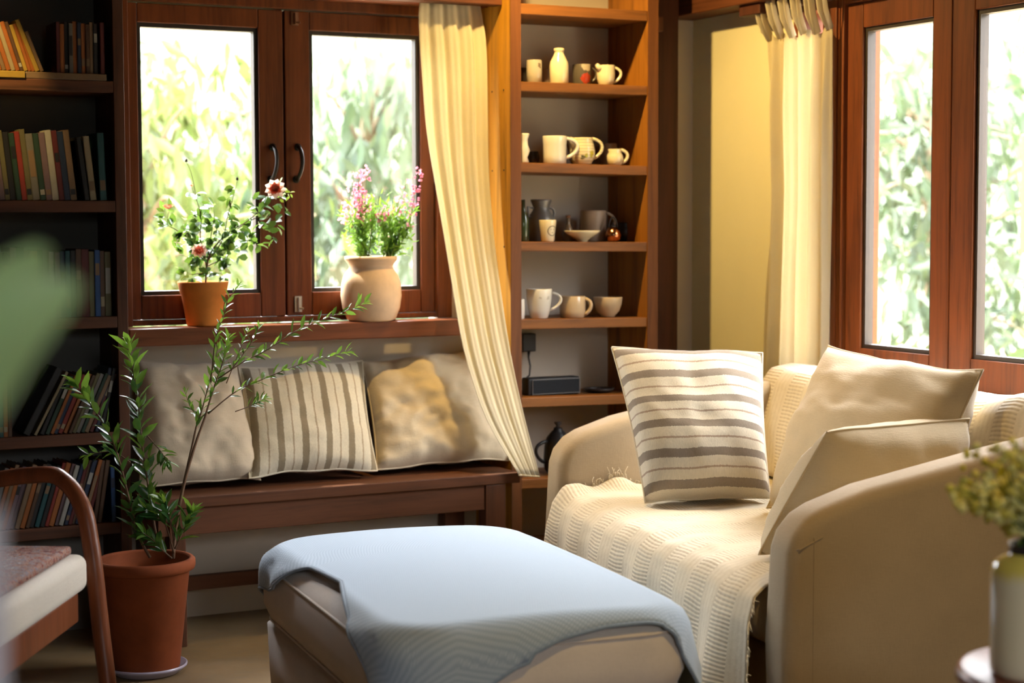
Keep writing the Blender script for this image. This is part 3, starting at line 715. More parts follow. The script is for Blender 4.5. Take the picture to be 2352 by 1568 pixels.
rod = thing('curtain_rod', 'dark wooden curtain rod on a square bracket along the side wall', 'curtain rod', (XC, 4.7, rodz))
MB().tube([(XC, 4.99, rodz), (XC, 3.3, rodz)], .028, 16).build('rod', W_post, rod, smooth=True)
MB().box((XC-.048, 4.865, 1.93), (XR-.001, 4.985, 2.03)).build('bracket', W_post, rod, bevel=.003)

# ------------------------------------------------------------------ sofa
SF0 = Vector((2.56, 4.80, 0)); sa = radians(8.9); SW = 1.65
MS = Matrix.Translation(SF0) @ Matrix(((-sin(sa), cos(sa), 0, 0), (-cos(sa), -sin(sa), 0, 0), (0, 0, 1, 0), (0, 0, 0, 1)))   # local x = along the width, y = depth
def S(w, d, z): return MS @ Vector((w, d, z))
M_sofa = fabric('sofa_linen_slipcover', (.40, .305, .185), 520, .08)
M_throw = None
def throw_mat():
    t = NT('cream_waffle_throw'); tc = t.new('ShaderNodeTexCoord'); sp = t.new('ShaderNodeSeparateXYZ'); t.lk(tc.outputs['UV'], sp.inputs[0])
    band = t.math('GREATER_THAN', t.math('SINE', t.math('MULTIPLY', sp.outputs[0], 50.0)), .0)
    lines = t.math('SINE', t.math('MULTIPLY', sp.outputs[1], 640.0)); ribs = t.math('SINE', t.math('MULTIPLY', sp.outputs[0], 420.0))
    k = t.math('ADD', t.math('MULTIPLY', band, t.math('MULTIPLY', lines, .55)), t.math('MULTIPLY', ribs, .12))
    n = t.noise(t.coord('Object'), 60, 4); n3 = t.noise(t.coord('Object'), 7, 3)
    k2 = t.math('ADD', k, t.math('MULTIPLY', n, .8))
    c = t.ramp(t.math('ADD', t.math('MULTIPLY', k2, .35), .35), [(.2, (.50, .42, .29)), (.5, (.68, .60, .45)), (.9, (.76, .69, .54))])
    t.col(t.mix(.25, c, t.ramp(n3, [(.3, (.7, .62, .45)), (.7, (1, .98, .92))]), 'MULTIPLY')); t.rough(.95); t.set('Specular IOR Level', .1); t.set('Sheen Weight', .3)
    t.bump(k2, .35, .003); return t.m
M_throw = throw_mat()
sofa = thing('sofa', 'two-seat slipcovered linen sofa with sloping arms by the side window', 'sofa', S(SW/2, .45, 0))
AP = [(0, 0), (-.012, .30), (0, .515), (.014, .555), (.045, .590), (.085, .612), (.20, .650), (.39, .688), (.58, .726), (.74, .752), (.90, .760), (.92, .70), (.92, 0)]
def arm(w0, w1):
    m = MB(); m.xf = MS; m.prism([(w0, d, z) for d, z in AP], (w1-w0, 0, 0))
    return m.build('arm', M_sofa, sofa, bevel=.034, seg=5)
arm_far = arm(0, .13); arm_near = arm(1.52, SW)
m = MB(); m.xf = MS; m.prism([(.1305, .70, 0), (.1305, .695, .45), (.1305, .74, .765), (.1305, .90, .775), (.1305, .92, .70), (.1305, .92, 0)], (1.389, 0, 0)); m.build('backrest', M_sofa, sofa, bevel=.04, seg=5)
m = MB(); m.xf = MS; m.box((.1305, .03, .0), (1.5195, .695, .27)); m.build('seat_base', M_sofa, sofa, bevel=.02, seg=3)
m = MB(); m.xf = MS; m.box((.134, -.01, .272), (1.516, .69, .425)); m.build('seat_cushion', M_sofa, sofa, bevel=.055, seg=5)
# seams on the near arm
sm = MB(); sm.tube([S(SW+.0005, .055, .05), S(SW+.0005, .055, .55)], .0016, 6); sm.tube([S(SW-.02, .012, .52), S(SW+.0005, .02, .525), S(SW+.0008, .075, .55)], .0016, 6)
sm.build('seam', M_sofa, sofa)
# throw over seat and front
prof = [(.69, .448), (.60, .440), (.45, .436), (.30, .434), (.15, .433), (.06, .430), (.015, .415), (-.018, .385), (-.034, .33), (-.040, .25), (-.046, .16), (-.050, .06)]
pl = [0]
for a, b in zip(prof, prof[1:]): pl.append(pl[-1]+math.hypot(a[0]-b[0], a[1]-b[1]))
def prof_at(s):
    return np.interp(s, pl, [q[0] for q in prof]), np.interp(s, pl, [q[1] for q in prof])
def tfn(u, v):
    s = v*pl[-1]; d, z = prof_at(s)
    w = .137+u*1.375
    drape = max(0, (s-.66)/.5)
    n1 = noise.noise(Vector((w*6, s*3, 0))); n2 = noise.noise(Vector((w*15+s*6, s*14-w*5, 2)))
    fold = sin(w*24+1.5*noise.noise(Vector((w*3, s*2, 7)))*2)
    off = .006+.005*n1+.005*n2
    dd = -drape*(.018*fold+.02*max(0, n1)) - (.045*math.exp(-((w-1.33)/.09)**2)*drape)
    edge = math.exp(-((w-.15)/.05)**2)
    zz = z+max(off, .0008)+edge*.022*(1 if s < .75 else .3)*(1+.6*sin(s*40))*(1 if s > .25 else .2)
    return S(w, d+dd-(.006 if drape > 0 else 0), zz)
tv = MB(); tv.grid(tfn, 120, 80, lambda u, v: (u, v))
th = tv.build('throw_blanket', M_throw, None, smooth=True, solid=.003)
tag(th, 'cream waffle-weave throw covering the sofa seat and front', 'blanket', 'cream throws on the sofa')
fg = MB(); random.seed(3)
for k in range(60):
    s = random.uniform(.30, .62); v = s/pl[-1]; b = tfn(0.005, v)
    q = Vector((random.uniform(-.020, .012), random.uniform(-.012, .012), random.uniform(.004, .034)))
    fg.tube([b, b+q*.5+Vector((0, 0, .006)), b+q+Vector((random.uniform(-.008, .008), 0, random.uniform(-.010, .004)))], [.0015, .0012, .0006], 5)
for k in range(36):
    s = random.uniform(.95, pl[-1]); v = s/pl[-1]; b = tfn(0.002, v); q = Vector((random.uniform(-.022, -.002), random.uniform(-.006, .016), random.uniform(-.022, .004)))
    fg.tube([b, b+q*.6, b+q], [.0013, .001, .0006], 5)
for k in range(70):
    s = random.uniform(.72, pl[-1]); v = s/pl[-1]; b = tfn(1, v); q = Vector((random.uniform(-.012, .004), random.uniform(-.018, -.002), random.uniform(-.022, .002)))
    fg.tube([b, b+q*.6, b+q], [.0014, .001, .0006], 5)
f_ = fg.build('fringe', fabric('throw_fringe_yarn', (.66, .57, .40), 400, .1), th, smooth=True); f_['kind'] = 'stuff'
# throw over the back
bp = [(.668, .46), (.672, .60), (.715, .745), (.745, .782), (.82, .795), (.89, .788), (.928, .74), (.935, .60)]
bl_ = [0]
for a, b in zip(bp, bp[1:]): bl_.append(bl_[-1]+math.hypot(a[0]-b[0], a[1]-b[1]))
def bfn(u, v):
    s = v*bl_[-1]; d = np.interp(s, bl_, [q[0] for q in bp]); z = np.interp(s, bl_, [q[1] for q in bp]); w = .05+u*1.50
    n1 = noise.noise(Vector((w*7, s*5, 4))); n2 = noise.noise(Vector((w*20, s*6, 5)))
    # puffed up over the near back corner
    puff = .035*math.exp(-((w-1.45)/.16)**2)
    return S(w, d-.004-.006*abs(n1)-.3*puff, z+.004*abs(n1)+.003*abs(n2)+(puff if .12 < v < .9 else 0))
bv = MB(); bv.grid(bfn, 100, 40, lambda u, v: (u, v*.6))
bt = bv.build('throw_blanket', M_throw, None, smooth=True, solid=.003)
tag(bt, 'cream openwork throw hung over the sofa backrest', 'blanket', 'cream throws on the sofa')
# cushions on the sofa
GS = 'cushions leaning on the sofa'
def ondp(px, py, D):
    n = Vector((cos(sa), -sin(sa), 0)); r = Vector(ray(px, py)); c = Vector(CP); t = ((SF0+n*D-c).dot(n))/r.dot(n); return c+r*t
def onwp(px, py, W):
    n = Vector((-sin(sa), -cos(sa), 0)); r = Vector(ray(px, py)); c = Vector(CP); t = ((SF0+n*W-c).dot(n))/r.dot(n); return c+r*t
def sofalim(q):
    z = max(q.z, .446); return Vector((q.x, q.y, z))
bl, br = onz(1482, 1154, .452), onz(1770, 1148, .452)
dl, dr = depth_of(bl), depth_of(br)
pillow('cushion', 'square cream cushion with horizontal brown stripes against the far sofa arm', GS, [atd(1406, 802, dl+.20), atd(1750, 806, dr+.16), br, bl], .23, M_strh, .009, 4, 5, .045, lim=sofalim)
pillow('cushion', 'large plain beige cushion leaning on the sofa back under the window', GS, [ondp(1903, 793, .66), ondp(2258, 848, .68), ondp(2150, 1170, .50), onz(1762, 1166, .452)], .22, M_lin3, .014, 3.5, 6, .07, lim=sofalim)
M_strC = stripes('edge_striped_linen', 0, 3.0, .22, (.60, .50, .335), (.58, .485, .325), (.60, .50, .335))
pillow('cushion', 'plain beige cushion slumped against the inside of the near sofa arm', GS, [onwp(1898, 996, 1.40), onwp(2226, 962, 1.36), S(1.28, .60, .455), onz(1742, 1274, .452)], .27, M_lin3, .014, 4, 8, -.012, lim=sofalim)

# ------------------------------------------------------------------ ottoman and blue throw
oa = radians(6); OL = Vector((sin(oa), cos(oa), 0)); OM = Vector((cos(oa), -sin(oa), 0))
def O(m_, l_, z): return OM*m_+OL*l_+Vector((0, 0, z))
m0, m1, l0, l1 = .990, 1.695, 3.28, 4.44
OC = ((m0+m1)/2, (l0+l1)/2); HM, HL = (m1-m0)/2, (l1-l0)/2; OZ = .425; RE = .055
def sdf(m_, l_, inset, rc):
    hx, hy = HM-inset-rc, HL-inset-rc; x, y = m_-OC[0], l_-OC[1]
    qx, qy = abs(x)-hx, abs(y)-hy; sx, sy = (1 if x >= 0 else -1), (1 if y >= 0 else -1)
    if qx > 0 and qy > 0:
        d = math.hypot(qx, qy); return d-rc, (sx*qx/d, sy*qy/d)
    if qx > qy: return qx-rc, (sx, 0)
    return qy-rc, (0, sy)
def crown(m_, l_):
    x, y = (m_-OC[0])/HM, (l_-OC[1])/HL; return .026*max(0, 1-x*x)*max(0, 1-y*y)+.010*max(0,1-x*x)
def drape(m_, l_, off):
    s_, n_ = sdf(m_, l_, RE, .10); re = RE+off
    if s_ <= 0: return O(m_, l_, OZ+crown(m_, l_)+off), 0
    bm, bl2 = m_-n_[0]*s_, l_-n_[1]*s_
    A = RE*pi/2
    if s_ < A:
        a = s_/RE; return O(bm+n_[0]*re*sin(a), bl2+n_[1]*re*sin(a), OZ+crown(bm, bl2)+off-re*(1-cos(a))), s_
    return O(bm+n_[0]*re, bl2+n_[1]*re, OZ-RE-(s_-A)), s_
M_ott = fabric('ottoman_linen', (.66, .59, .52), 520, .08)
ott = thing('ottoman', 'large linen ottoman with a puffy loose cushion in front of the sofa', 'ottoman', O(OC[0], OC[1], 0))
def ring(inset, z, rc, n=80):
    """rounded rectangle outline"""
    hx, hy = HM-inset-rc, HL-inset-rc; out = []
    for c, (sx, sy) in enumerate(((1, 1), (-1, 1), (-1, -1), (1, -1))):
        for k in range(n//4):
            a = pi/2*(c+k/(n/4-1)); out.append(O(OC[0]+sx*hx+rc*cos(a), OC[1]+sy*hy+rc*sin(a), z))
    return out
def rings(profile, name, mat, parent, cap_top=True, sag=None):
    m = MB(); R_ = []
    for inset, z, rc in profile:
        R_.append([m.vert(p) for p in ring(inset, z, rc)])
    for A, B in zip(R_, R_[1:]):
        n = len(A)
        for k in range(n): m.face((A[k], A[(k+1) % n], B[(k+1) % n], B[k]))
    m.face(R_[0][::-1])
    if cap_top: m.face(R_[-1])
    return m.build(name, mat, parent, smooth=True)
rings([(.03, .0, .06), (.022, .12, .06), (.018, .235, .06)], 'skirted_base', M_ott, ott)
# cushion: side rings then crowned top
m = MB(); R_ = []
side_prof = [(.05, .238, .105), (.012, .262, .143), (-.004, .30, .155), (-.005, .335, .155), (.0, OZ-RE, .155)]
for inset, z, rc in side_prof: R_.append([m.vert(p) for p in ring(inset, z, rc)])
for k in range(1, 7):
    a = pi/2*k/6; q_ = RE*(1-cos(a)); R_.append([m.vert(p) for p in ring(q_, OZ-RE+RE*sin(a), .155-q_)])
def scaled(f):
    out = []
    for p in ring(RE, OZ, .10):
        mm, ll = p.dot(OM), p.dot(OL); mm = OC[0]+(mm-OC[0])*f; ll = OC[1]+(ll-OC[1])*f; out.append(O(mm, ll, OZ+crown(mm, ll)))
    return out
for f in (1.0, .9, .75, .6, .45, .3, .15, .04): R_.append([m.vert(p) for p in scaled(f)])
for A, B in zip(R_, R_[1:]):
    n = len(A)
    for k in range(n): m.face((A[k], A[(k+1) % n], B[(k+1) % n], B[k]))
m.face(R_[0][::-1]); m.face(R_[-1])
oc_ = m.build('top_cushion', M_ott, ott, smooth=True)
for z, ins in ((OZ-.030, .003), (.262, .010)):
    r_ = ring(ins, z, .15); MB().tube(r_+r_[:1], .0034, 6, cap=False).build('piping', M_ott, oc_, smooth=True)
def blue_mat():
    t = NT('blue_knitted_throw'); tc = t.new('ShaderNodeTexCoord'); sp = t.new('ShaderNodeSeparateXYZ'); t.lk(tc.outputs['UV'], sp.inputs[0])
    u, v = sp.outputs[0], sp.outputs[1]
    a = t.math('SINE', t.math('MULTIPLY', t.math('ADD', u, v), 640.0)); b = t.math('SINE', t.math('MULTIPLY', t.math('SUBTRACT', u, v), 520.0))
    k = t.math('MULTIPLY', t.math('ADD', a, 1.0), t.math('ADD', b, 1.0)); n = t.noise(t.coord('Object'), 300, 2)
    k2 = t.math('ADD', t.math('MULTIPLY', k, .22), t.math('MULTIPLY', n, .25))
    t.col(t.ramp(k2, [(.1, (.29, .375, .48)), (.45, (.37, .46, .56)), (.9, (.44, .53, .62))])); t.rough(.9); t.set('Specular IOR Level', .15); t.set('Sheen Weight', .5); t.set('Sheen Tint', (.8, .9, 1, 1))
    t.bump(k2, .18, .002); return t.m
LM = [(4.60, .93), (4.42, .93), (4.25, .935), (4.13, .965), (4.00, 1.03), (3.80, 1.045), (3.544, .995), (3.447, .96), (3.355, .92), (3.25, .88), (3.10, .845), (2.9, .82)]
def leftm(l_): return float(np.interp(l_, [q[0] for q in LM[::-1]], [q[1] for q in LM[::-1]]))
def lfront(u): return float(np.interp(u, [0, .08, .146, .24, .36, .456, .55, .68, .77, .86, 1], [2.91, 2.94, 3.04, 3.155, 3.235, 3.268, 3.282, 3.288, 3.284, 3.26, 3.16]))
def ufn(u, v):
    ll = 4.56+(lfront(u)-4.56)*v; mm = leftm(ll); mm = mm+(1.93-mm)*u
    p, s_ = drape(mm, ll, .011)
    if mm > 1.70: p = p+OM*(.045*min((mm-1.70)/.12, 1)*(1+.3*sin(ll*22)))
    if s_ > .05: p = p+OM*(.006*sin(ll*30)*(1 if mm > 1.6 or mm < 1.05 else 0))+OL*(-.010*max(0, s_-.05)/.2*(1+sin(mm*20)))
    return p
bu = MB(); bu.grid(ufn, 110, 120, lambda u, v: (u*.9, v*1.4))
bo = bu.build('throw_blanket', blue_mat(), None, smooth=True, solid=.005)
tag(bo, 'pale blue knitted throw spread over the ottoman', 'blanket')
hb = MB(); hb.tube([ufn(0, k/80) for k in range(81)], .0042, 6); hb.tube([ufn(k/80, 1) for k in range(81)], .0042, 6)
hb.build('hem', fabric('blue_throw_hem', (.22, .29, .38), 300, .1), bo, smooth=True)

# ------------------------------------------------------------------ plants
def path3(pts, t0, t1, n=14):
    """smooth polyline through photo pixels, depth running from t0 to t1"""
    P = [atd(px, py, t0+(t1-t0)*k/(len(pts)-1)) for k, (px, py) in enumerate(pts)]
    out = []
    for k in range(n+1):
        s = k/n*(len(P)-1); i = min(int(s), len(P)-2); f = s-i
        p0 = P[max(i-1, 0)]; p1 = P[i]; p2 = P[i+1]; p3 = P[min(i+2, len(P)-1)]
        out.append(.5*((2*p1)+(p2-p0)*f+(2*p0-5*p1+4*p2-p3)*f*f+(3*p1-p0-3*p2+p3)*f**3))
    return out
def rnd(a=1): return Vector((random.uniform(-a, a), random.uniform(-a, a), random.uniform(-a, a)))
M_soil = plain('dark_soil', (.035, .022, .014), .95, .2, .3, 60, .6)
def pot_terra(name, base, wet=None):
    t = NT(name); n = t.noise(t.coord('Object'), 9, 6, .6); n2 = t.noise(t.coord('Object'), 70, 3)
    t.col(t.ramp(n, [(.3, scl(base, .78)), (.55, base), (.75, scl(base, 1.15))])); t.rough(.82); t.set('Specular IOR Level', .25); t.bump(n2, .12, .003); return t.m
# large potted olive-like shrub on the floor
PC = Vector((1.300, 4.805, 0))
ol = thing('potted_shrub', 'leggy shrub with small glossy leaves in a big terracotta floor pot', 'potted plant', PC)
MB().lathe([(0, .012), (.086, .012), (.092, .02), (.122, .285), (.126, .288), (.136, .292), (.139, .302), (.138, .316), (.132, .322), (.124, .322), (.121, .316), (.116, .27), (0, .268)], PC, 56).build('pot', pot_terra('dark_terracotta', (.22, .052, .014)), ol, smooth=True)
MB().lathe([(0, .266), (.1165, .266), (.1165, .272), (.06, .278), (0, .280)], PC, 40).build('soil', M_soil, ol, smooth=True)
M_bark = plain('thin_brown_bark', (.14, .075, .04), .7, .3, .2, 60)
sau = tag(MB().lathe([(0, 0), (.088, 0), (.096, .004), (.110, .018), (.113, .021), (.112, .026), (.107, .026), (.094, .0115), (0, .0105)], PC, 48).build('saucer', plain('lavender_glaze', (.36, .33, .42), .18, .5, .06, 12, 0, 0, .5), smooth=True), 'glazed lavender grey saucer under the big terracotta pot', 'saucer')
M_olive = leafmat('glossy_dark_leaf', (.012, .050, .020), (.034, .115, .026), .22, .26)
M_young = leafmat('young_leaf', (.05, .15, .022), (.13, .26, .045), .35, .32)
stems = [ # pixel polylines, depth start/end, radius, leaf length range, density, from which fraction leaves start
    ([(345, 1280), (318, 1230), (300, 1160), (272, 1050), (245, 985), (205, 925), (172, 880)], 4.92, 4.90, .0042, (.030, .048), 34, .10),
    ([(365, 1262), (348, 1170), (338, 1100), (325, 1010), (318, 930), (305, 850), (296, 790)], 4.96, 5.02, .0040, (.030, .050), 36, .12),
    ([(300, 1062), (262, 1038), (222, 1040), (200, 1045)], 4.93, 4.93, .002, (.022, .03), 5, .3),
    ([(398, 1282), (402, 1230), (412, 1160), (424, 1100), (440, 1030), (452, 975), (464, 940), (480, 880), (500, 800)], 4.95, 5.10, .0050, (.020, .032), 14, .60),
    ([(410, 1170), (428, 1090), (452, 1010), (470, 960), (488, 900), (512, 830), (524, 775)], 4.94, 5.08, .0050, (.016, .030), 22, .62),
    ([(478, 950), (540, 900), (600, 872), (680, 840), (740, 824), (800, 806)], 5.05, 5.16, .0022, (.018, .028), 22, .15),
    ([(500, 870), (560, 830), (610, 805), (680, 760), (740, 735), (800, 712), (838, 695)], 5.06, 5.18, .0024, (.018, .032), 26, .10),
    ([(484, 880), (492, 800), (500, 760), (516, 720), (524, 690), (548, 656)], 5.08, 5.12, .0020, (.016, .026), 14, .2),
    ([(465, 960), (440, 940), (425, 900)], 5.05, 5.03, .0016, (.014, .022), 7, .2),
    ([(520, 880), (552, 800), (568, 760)], 5.06, 5.10, .0016, (.014, .022), 8, .2),
    ([(530, 850), (575, 790), (596, 750)], 5.06, 5.10, .0016, (.014, .022), 8, .2),
    ([(540, 945), (580, 930), (606, 915)], 5.06, 5.08, .0016, (.018, .024), 9, .35),
    ([(395, 1282), (372, 1262), (352, 1240), (330, 1225)], 4.93, 4.90, .0026, (.028, .042), 10, .2),
    ([(400, 1270), (378, 1200), (352, 1178), (330, 1168)], 4.93, 4.91, .0026, (.028, .044), 14, .3),
    ([(402, 1260), (418, 1225), (432, 1195), (440, 1175)], 4.94, 4.94, .0026, (.028, .044), 13, .15),
    ([(400, 1240), (392, 1200), (384, 1172), (374, 1150)], 4.93, 4.92, .0024, (.028, .040), 11, .2),
    ([(338, 1000), (372, 1040), (382, 1060)], 5.0, 4.98, .002, (.026, .036), 8, .2),
]
random.seed(21); lf = MB(); ly = MB()
for pts, t0, t1, rad, LR, nl, st in stems:
    P = path3(pts, t0, t1, 18); n = len(P)
    MB().tube(P, [max(rad*(1-.75*k/(n-1)), .0008) for k in range(n)], 7).build('stem', M_bark, ol, smooth=True)
    az = random.uniform(0, 6)
    nl = int(nl*1.8)
    for k in range(nl):
        f = st+(1-st)*(k+random.random()*.6)/nl; f = min(f, .999); i = min(int(f*(n-1)), n-2); b = P[i].lerp(P[i+1], f*(n-1)-i)
        t = (P[i+1]-P[i]).normalized(); az += 2.4+random.uniform(-.4, .4)
        sd = t.orthogonal().normalized(); sd = Matrix.Rotation(az, 3, t) @ sd
        d = (t*random.uniform(.5, 1.0)+sd*random.uniform(.6, 1.0)+Vector((0, 0, .10)))
        L = random.uniform(*LR)*1.5; tgt = ly if (f > .82 or (LR[1] < .034 and random.random() < .45)) else lf
        tgt.leaf(b, d, Vector((0, 0, 1))+rnd(.7), L, L*random.uniform(.28, .40), .18, random.uniform(-.05, .22))
    tipd = (P[-1]-P[-2])
    for q in range(3): (ly).leaf(P[-1], tipd.normalized()+rnd(.5), Vector((0, 0, 1))+rnd(.5), LR[0]*1.1, LR[0]*.3)
fo = lf.build('foliage', M_olive, ol, smooth=True); ly.build('young_foliage', M_young, ol, smooth=True)

# rose in a small pot on the sill
RC = Vector((ony(468, 748, 5.335).x, 5.335, .9305))
rs = thing('potted_rose', 'miniature rose with coral blooms in an orange clay pot on the sill', 'potted plant', RC)
MB().lathe([(0, 0), (.049, 0), (.052, .004), (.068, .098), (.071, .100), (.0785, .134), (.0785, .137), (.073, .137), (.066, .098), (0, .096)], RC, 48).build('pot', pot_terra('orange_terracotta', (.74, .26, .05)), rs, smooth=True)
MB().lathe([(0, .112), (.069, .112), (.069, .116), (0, .120)], RC, 32).build('soil', M_soil, rs, smooth=True)
M_rose = leafmat('rose_leaf', (.014, .060, .022), (.045, .15, .040), .2, .35)
M_petal = leafmat('coral_petal', (.92, .24, .13), (.95, .40, .26), .3, .6, (.95, .32, .18))
M_petal2 = leafmat('pale_petal', (.95, .66, .52), (.95, .74, .62), .5, .6, (.95, .7, .58))
D0 = depth_of(RC)
rstems = [([(472, 655), (474, 615), (470, 590), (455, 575), (430, 545), (400, 525), (384, 515), (388, 485)], .0030), ([(474, 620), (480, 590), (498, 560), (530, 530), (565, 510), (600, 480), (628, 440)], .0030),
          ([(474, 610), (468, 580), (460, 545), (462, 500), (452, 460), (440, 430)], .0022), ([(476, 600), (500, 570), (515, 540), (522, 500), (535, 455), (545, 415)], .0022), ([(476, 600), (500, 575), (545, 570), (575, 550), (595, 570)], .0020),
          ([(473, 618), (455, 605), (430, 590), (410, 585)], .0018), ([(474, 612), (500, 600), (520, 590), (530, 580)], .0018), ([(472, 600), (462, 590), (458, 580)], .0020), ([(475, 600), (485, 540), (492, 500), (490, 480)], .0018),
          ([(545, 525), (590, 500), (625, 505), (632, 540)], .0018), ([(452, 460), (440, 400), (428, 372)], .0010), ([(475, 600), (440, 555), (420, 520)], .0018), ([(474, 625), (440, 630), (430, 625)], .0014), ([(474, 625), (505, 628), (514, 636)], .0014)]
rl = MB(); random.seed(5)
for pts, rad in rstems:
    P = path3(pts, D0-.01+random.uniform(-.02, .02), D0+random.uniform(-.07, .04), 14); n = len(P)
    MB().tube(P, [max(rad*(1-.7*k/(n-1)), .0007) for k in range(n)], 6).build('stem', M_bark, rs, smooth=True)
    if rad < .0012: continue
    for k in range(int(3+len(pts)*1.5)):
        f = random.uniform(.3, 1); i = min(int(f*(n-1)), n-2); b = P[i].lerp(P[i+1], .5)
        sd = rnd(1).normalized(); q = b+sd*.016
        for w in range(random.choice((2, 3, 3))):
            L = random.uniform(.024, .038); rl.leaf(q+rnd(.006), sd+rnd(.9), Vector((0, -.4, .8))+rnd(.8), L, L*.68, .12, .12)
random.seed(11)
for k in range(75):
    px, py = 495+max(-75, min(75, random.gauss(0, 44))), 560+max(-60, min(55, random.gauss(0, 34))); b = atd(px, py, D0+random.uniform(-.05, .04)); L = random.uniform(.024, .038); rl.leaf(b, rnd(1), Vector((0, -.4, .8))+rnd(.8), L, L*.68, .12, .1)
for k in range(26):
    px, py = 628+max(-32, min(26, random.gauss(0, 18))), 480+max(-40, min(50, random.gauss(0, 26))); b = atd(px, py, D0-.03+random.uniform(-.03, .03)); L = random.uniform(.026, .040); rl.leaf(b, rnd(1), Vector((0, -.4, .8))+rnd(.8), L, L*.62, .12, .1)
rl.build('foliage', M_rose, rs, smooth=True)
def bloom(c, R, mat, mat2, flat=.6, n=22, view=None):
    m = MB(); ax = (view or Vector((0, 0, 1))).normalized(); o1 = ax.orthogonal().normalized(); o2 = ax.cross(o1)
    for k in range(n):
        R_o = R; a = k*2.4; r = .82*(k/n)**.6; d = o1*cos(a)+o2*sin(a); up = ax*(1.15-r*1.05)
        m.leaf(c+d*R*.12*r, d*(.35+r)+up*.9, ax-d*.4, R*(.55+.6*r), R*(.75+.3*r), .35, -.25)
    o = m.build('rose_bloom', mat, rs, smooth=True)
    if mat2:
        g = MB()
        for k in range(9):
            a = k*.72; d = o1*cos(a)+o2*sin(a); g.leaf(c-ax*R*.10+d*R*.25, d+ax*.25, ax, R*1.45, R*1.25, .3, -.1)
        g.build('outer_petals', mat2, o, smooth=True)
V = (Vector((0, 0, HC))-RC).normalized()
bloom(atd(632, 436, D0-.06), .021, M_petal, M_petal2, view=V+Vector((0, 0, .3)))
bloom(atd(386, 480, D0), .019, M_petal, None, view=Vector((0, 0, 1))+V*.3)
bloom(atd(458, 578, D0-.05), .017, M_petal, M_petal2, view=V+Vector((0, 0, .6)))
bloom(atd(440, 428, D0), .009, M_petal, None, view=Vector((0, 0, 1)), n=10)
for (px, py) in ((428, 370), (545, 412)):
    MB().lathe([(0, -.004), (.0035, -.002), (.0045, .002), (.002, .007), (0, .008)], atd(px, py, D0-.02), 10).build('seed_head', plain('dry_seed_head', (.05, .03, .02), .8), rs, smooth=True)
yl_ = MB(); random.seed(9)
for k in range(14):
    b = atd(random.gauss(655, 9), random.gauss(440, 14), D0-.05); L = .020; yl_.leaf(b, rnd(1), Vector((0, -.5, .7))+rnd(.7), L, L*.55, .1, .1)
yl_.build('young_foliage', leafmat('rose_young_leaf', (.30, .42, .04), (.45, .50, .10), .45, .4), rs, smooth=True)

# angelonia in the pale jar
JC = Vector((ony(853, 736, 5.335).x, 5.335, .9305)); js = mpp(JC)
jr = thing('potted_flowers', 'pink flower spikes with dense green leaves in a pale round clay jar', 'potted plant', JC)
jp = [(0, 0), (50, 0), (56, 4), (66, 30), (70, 58), (68, 85), (62, 105), (52, 118), (50, 124), (52, 130), (60, 140), (60, 147), (55, 148), (47, 128), (46, 118), (0, 112)]
MB().lathe([(r*js, z*js) for r, z in jp], JC, 56).build('pot', pot_terra('pale_clay', (.82, .58, .36)), jr, smooth=True)
MB().lathe([(0, 126*js), (46*js, 126*js), (46*js, 130*js), (0, 134*js)], JC, 32).build('soil', M_soil, jr, smooth=True)
DJ = depth_of(JC); random.seed(17); jl = MB()
M_ang = leafmat('narrow_green_leaf', (.05, .17, .025), (.16, .36, .05), .4, .4)
M_pink = leafmat('pink_blossom', (.62, .12, .26), (.85, .40, .50), .5, .6, (.85, .35, .45))
tops = [(795, 470, 1), (808, 420, 2), (822, 395, 3), (840, 390, 3), (832, 440, 1), (815, 450, 1), (850, 455, 2), (785, 500, 1), (870, 490, 1), (885, 480, 1), (893, 505, 0), (905, 460, 0), (918, 450, 1), (932, 415, 1), (945, 460, 0), (955, 480, 0), (962, 390, 3), (860, 500, 0), (920, 500, 0), (800, 520, 0), (875, 520, 0), (940, 520, 0)]
for (tx, ty, fl) in tops:
    bx = 835+random.uniform(-14, 14) if tx < 868 else 890+random.uniform(-12, 10)
    P = path3([(bx, 595), ((bx*2+tx)/3, 560), ((bx+2*tx)/3, 510), (tx, ty)], DJ+random.uniform(-.02, .02), DJ+random.uniform(-.05, .05), 14); n = len(P)
    MB().tube(P, [max(.0026*(1-.6*k/(n-1)), .0009) for k in range(n)], 6).build('stem', plain('green_stem', (.10, .16, .04), .6) if tx == 795 else bpy.data.materials['green_stem'], jr, smooth=True)
    top_l = .72 if fl else .98
    for k in range(34):
        f = random.uniform(.06, top_l); i = min(int(f*(n-1)), n-2); b = P[i].lerp(P[i+1], random.random()); t = (P[i+1]-P[i]).normalized()
        L = random.uniform(.024, .042)*(1-.35*f); jl.leaf(b, t*.7+rnd(.9), Vector((0, -.2, 1))+rnd(.6), L, L*.26, .15, random.uniform(0, .25))
    if fl:
        sp_ = MB()
        for k in range(12+fl*12):
            f = random.uniform(.68, 1.0); i = min(int(f*(n-1)), n-2); b = P[i].lerp(P[i+1], random.random()); sd = rnd(1).normalized()
            c = b+sd*.012
            for q in range(3): sp_.leaf(c, sd+rnd(.9), rnd(1), .009, .009, .1, .0)
        sp_.build('blossom_spike', M_pink, jr, smooth=True)
for k in range(760):
    c = (842, 520) if random.random() < .55 else (905, 525)
    px, py = random.gauss(c[0], 30), random.gauss(c[1], 32)
    if py > 585 or py < 440 or px > 950 or px < 784: continue
    b = atd(px, py, DJ+random.uniform(-.05, .05)); L = random.uniform(.018, .034); jl.leaf(b, Vector((random.uniform(-.7, .7), random.uniform(-.6, .6), random.uniform(-.2, 1))), rnd(1), L, L*.28, .15, .1)
jl.build('foliage', M_ang, jr, smooth=True)

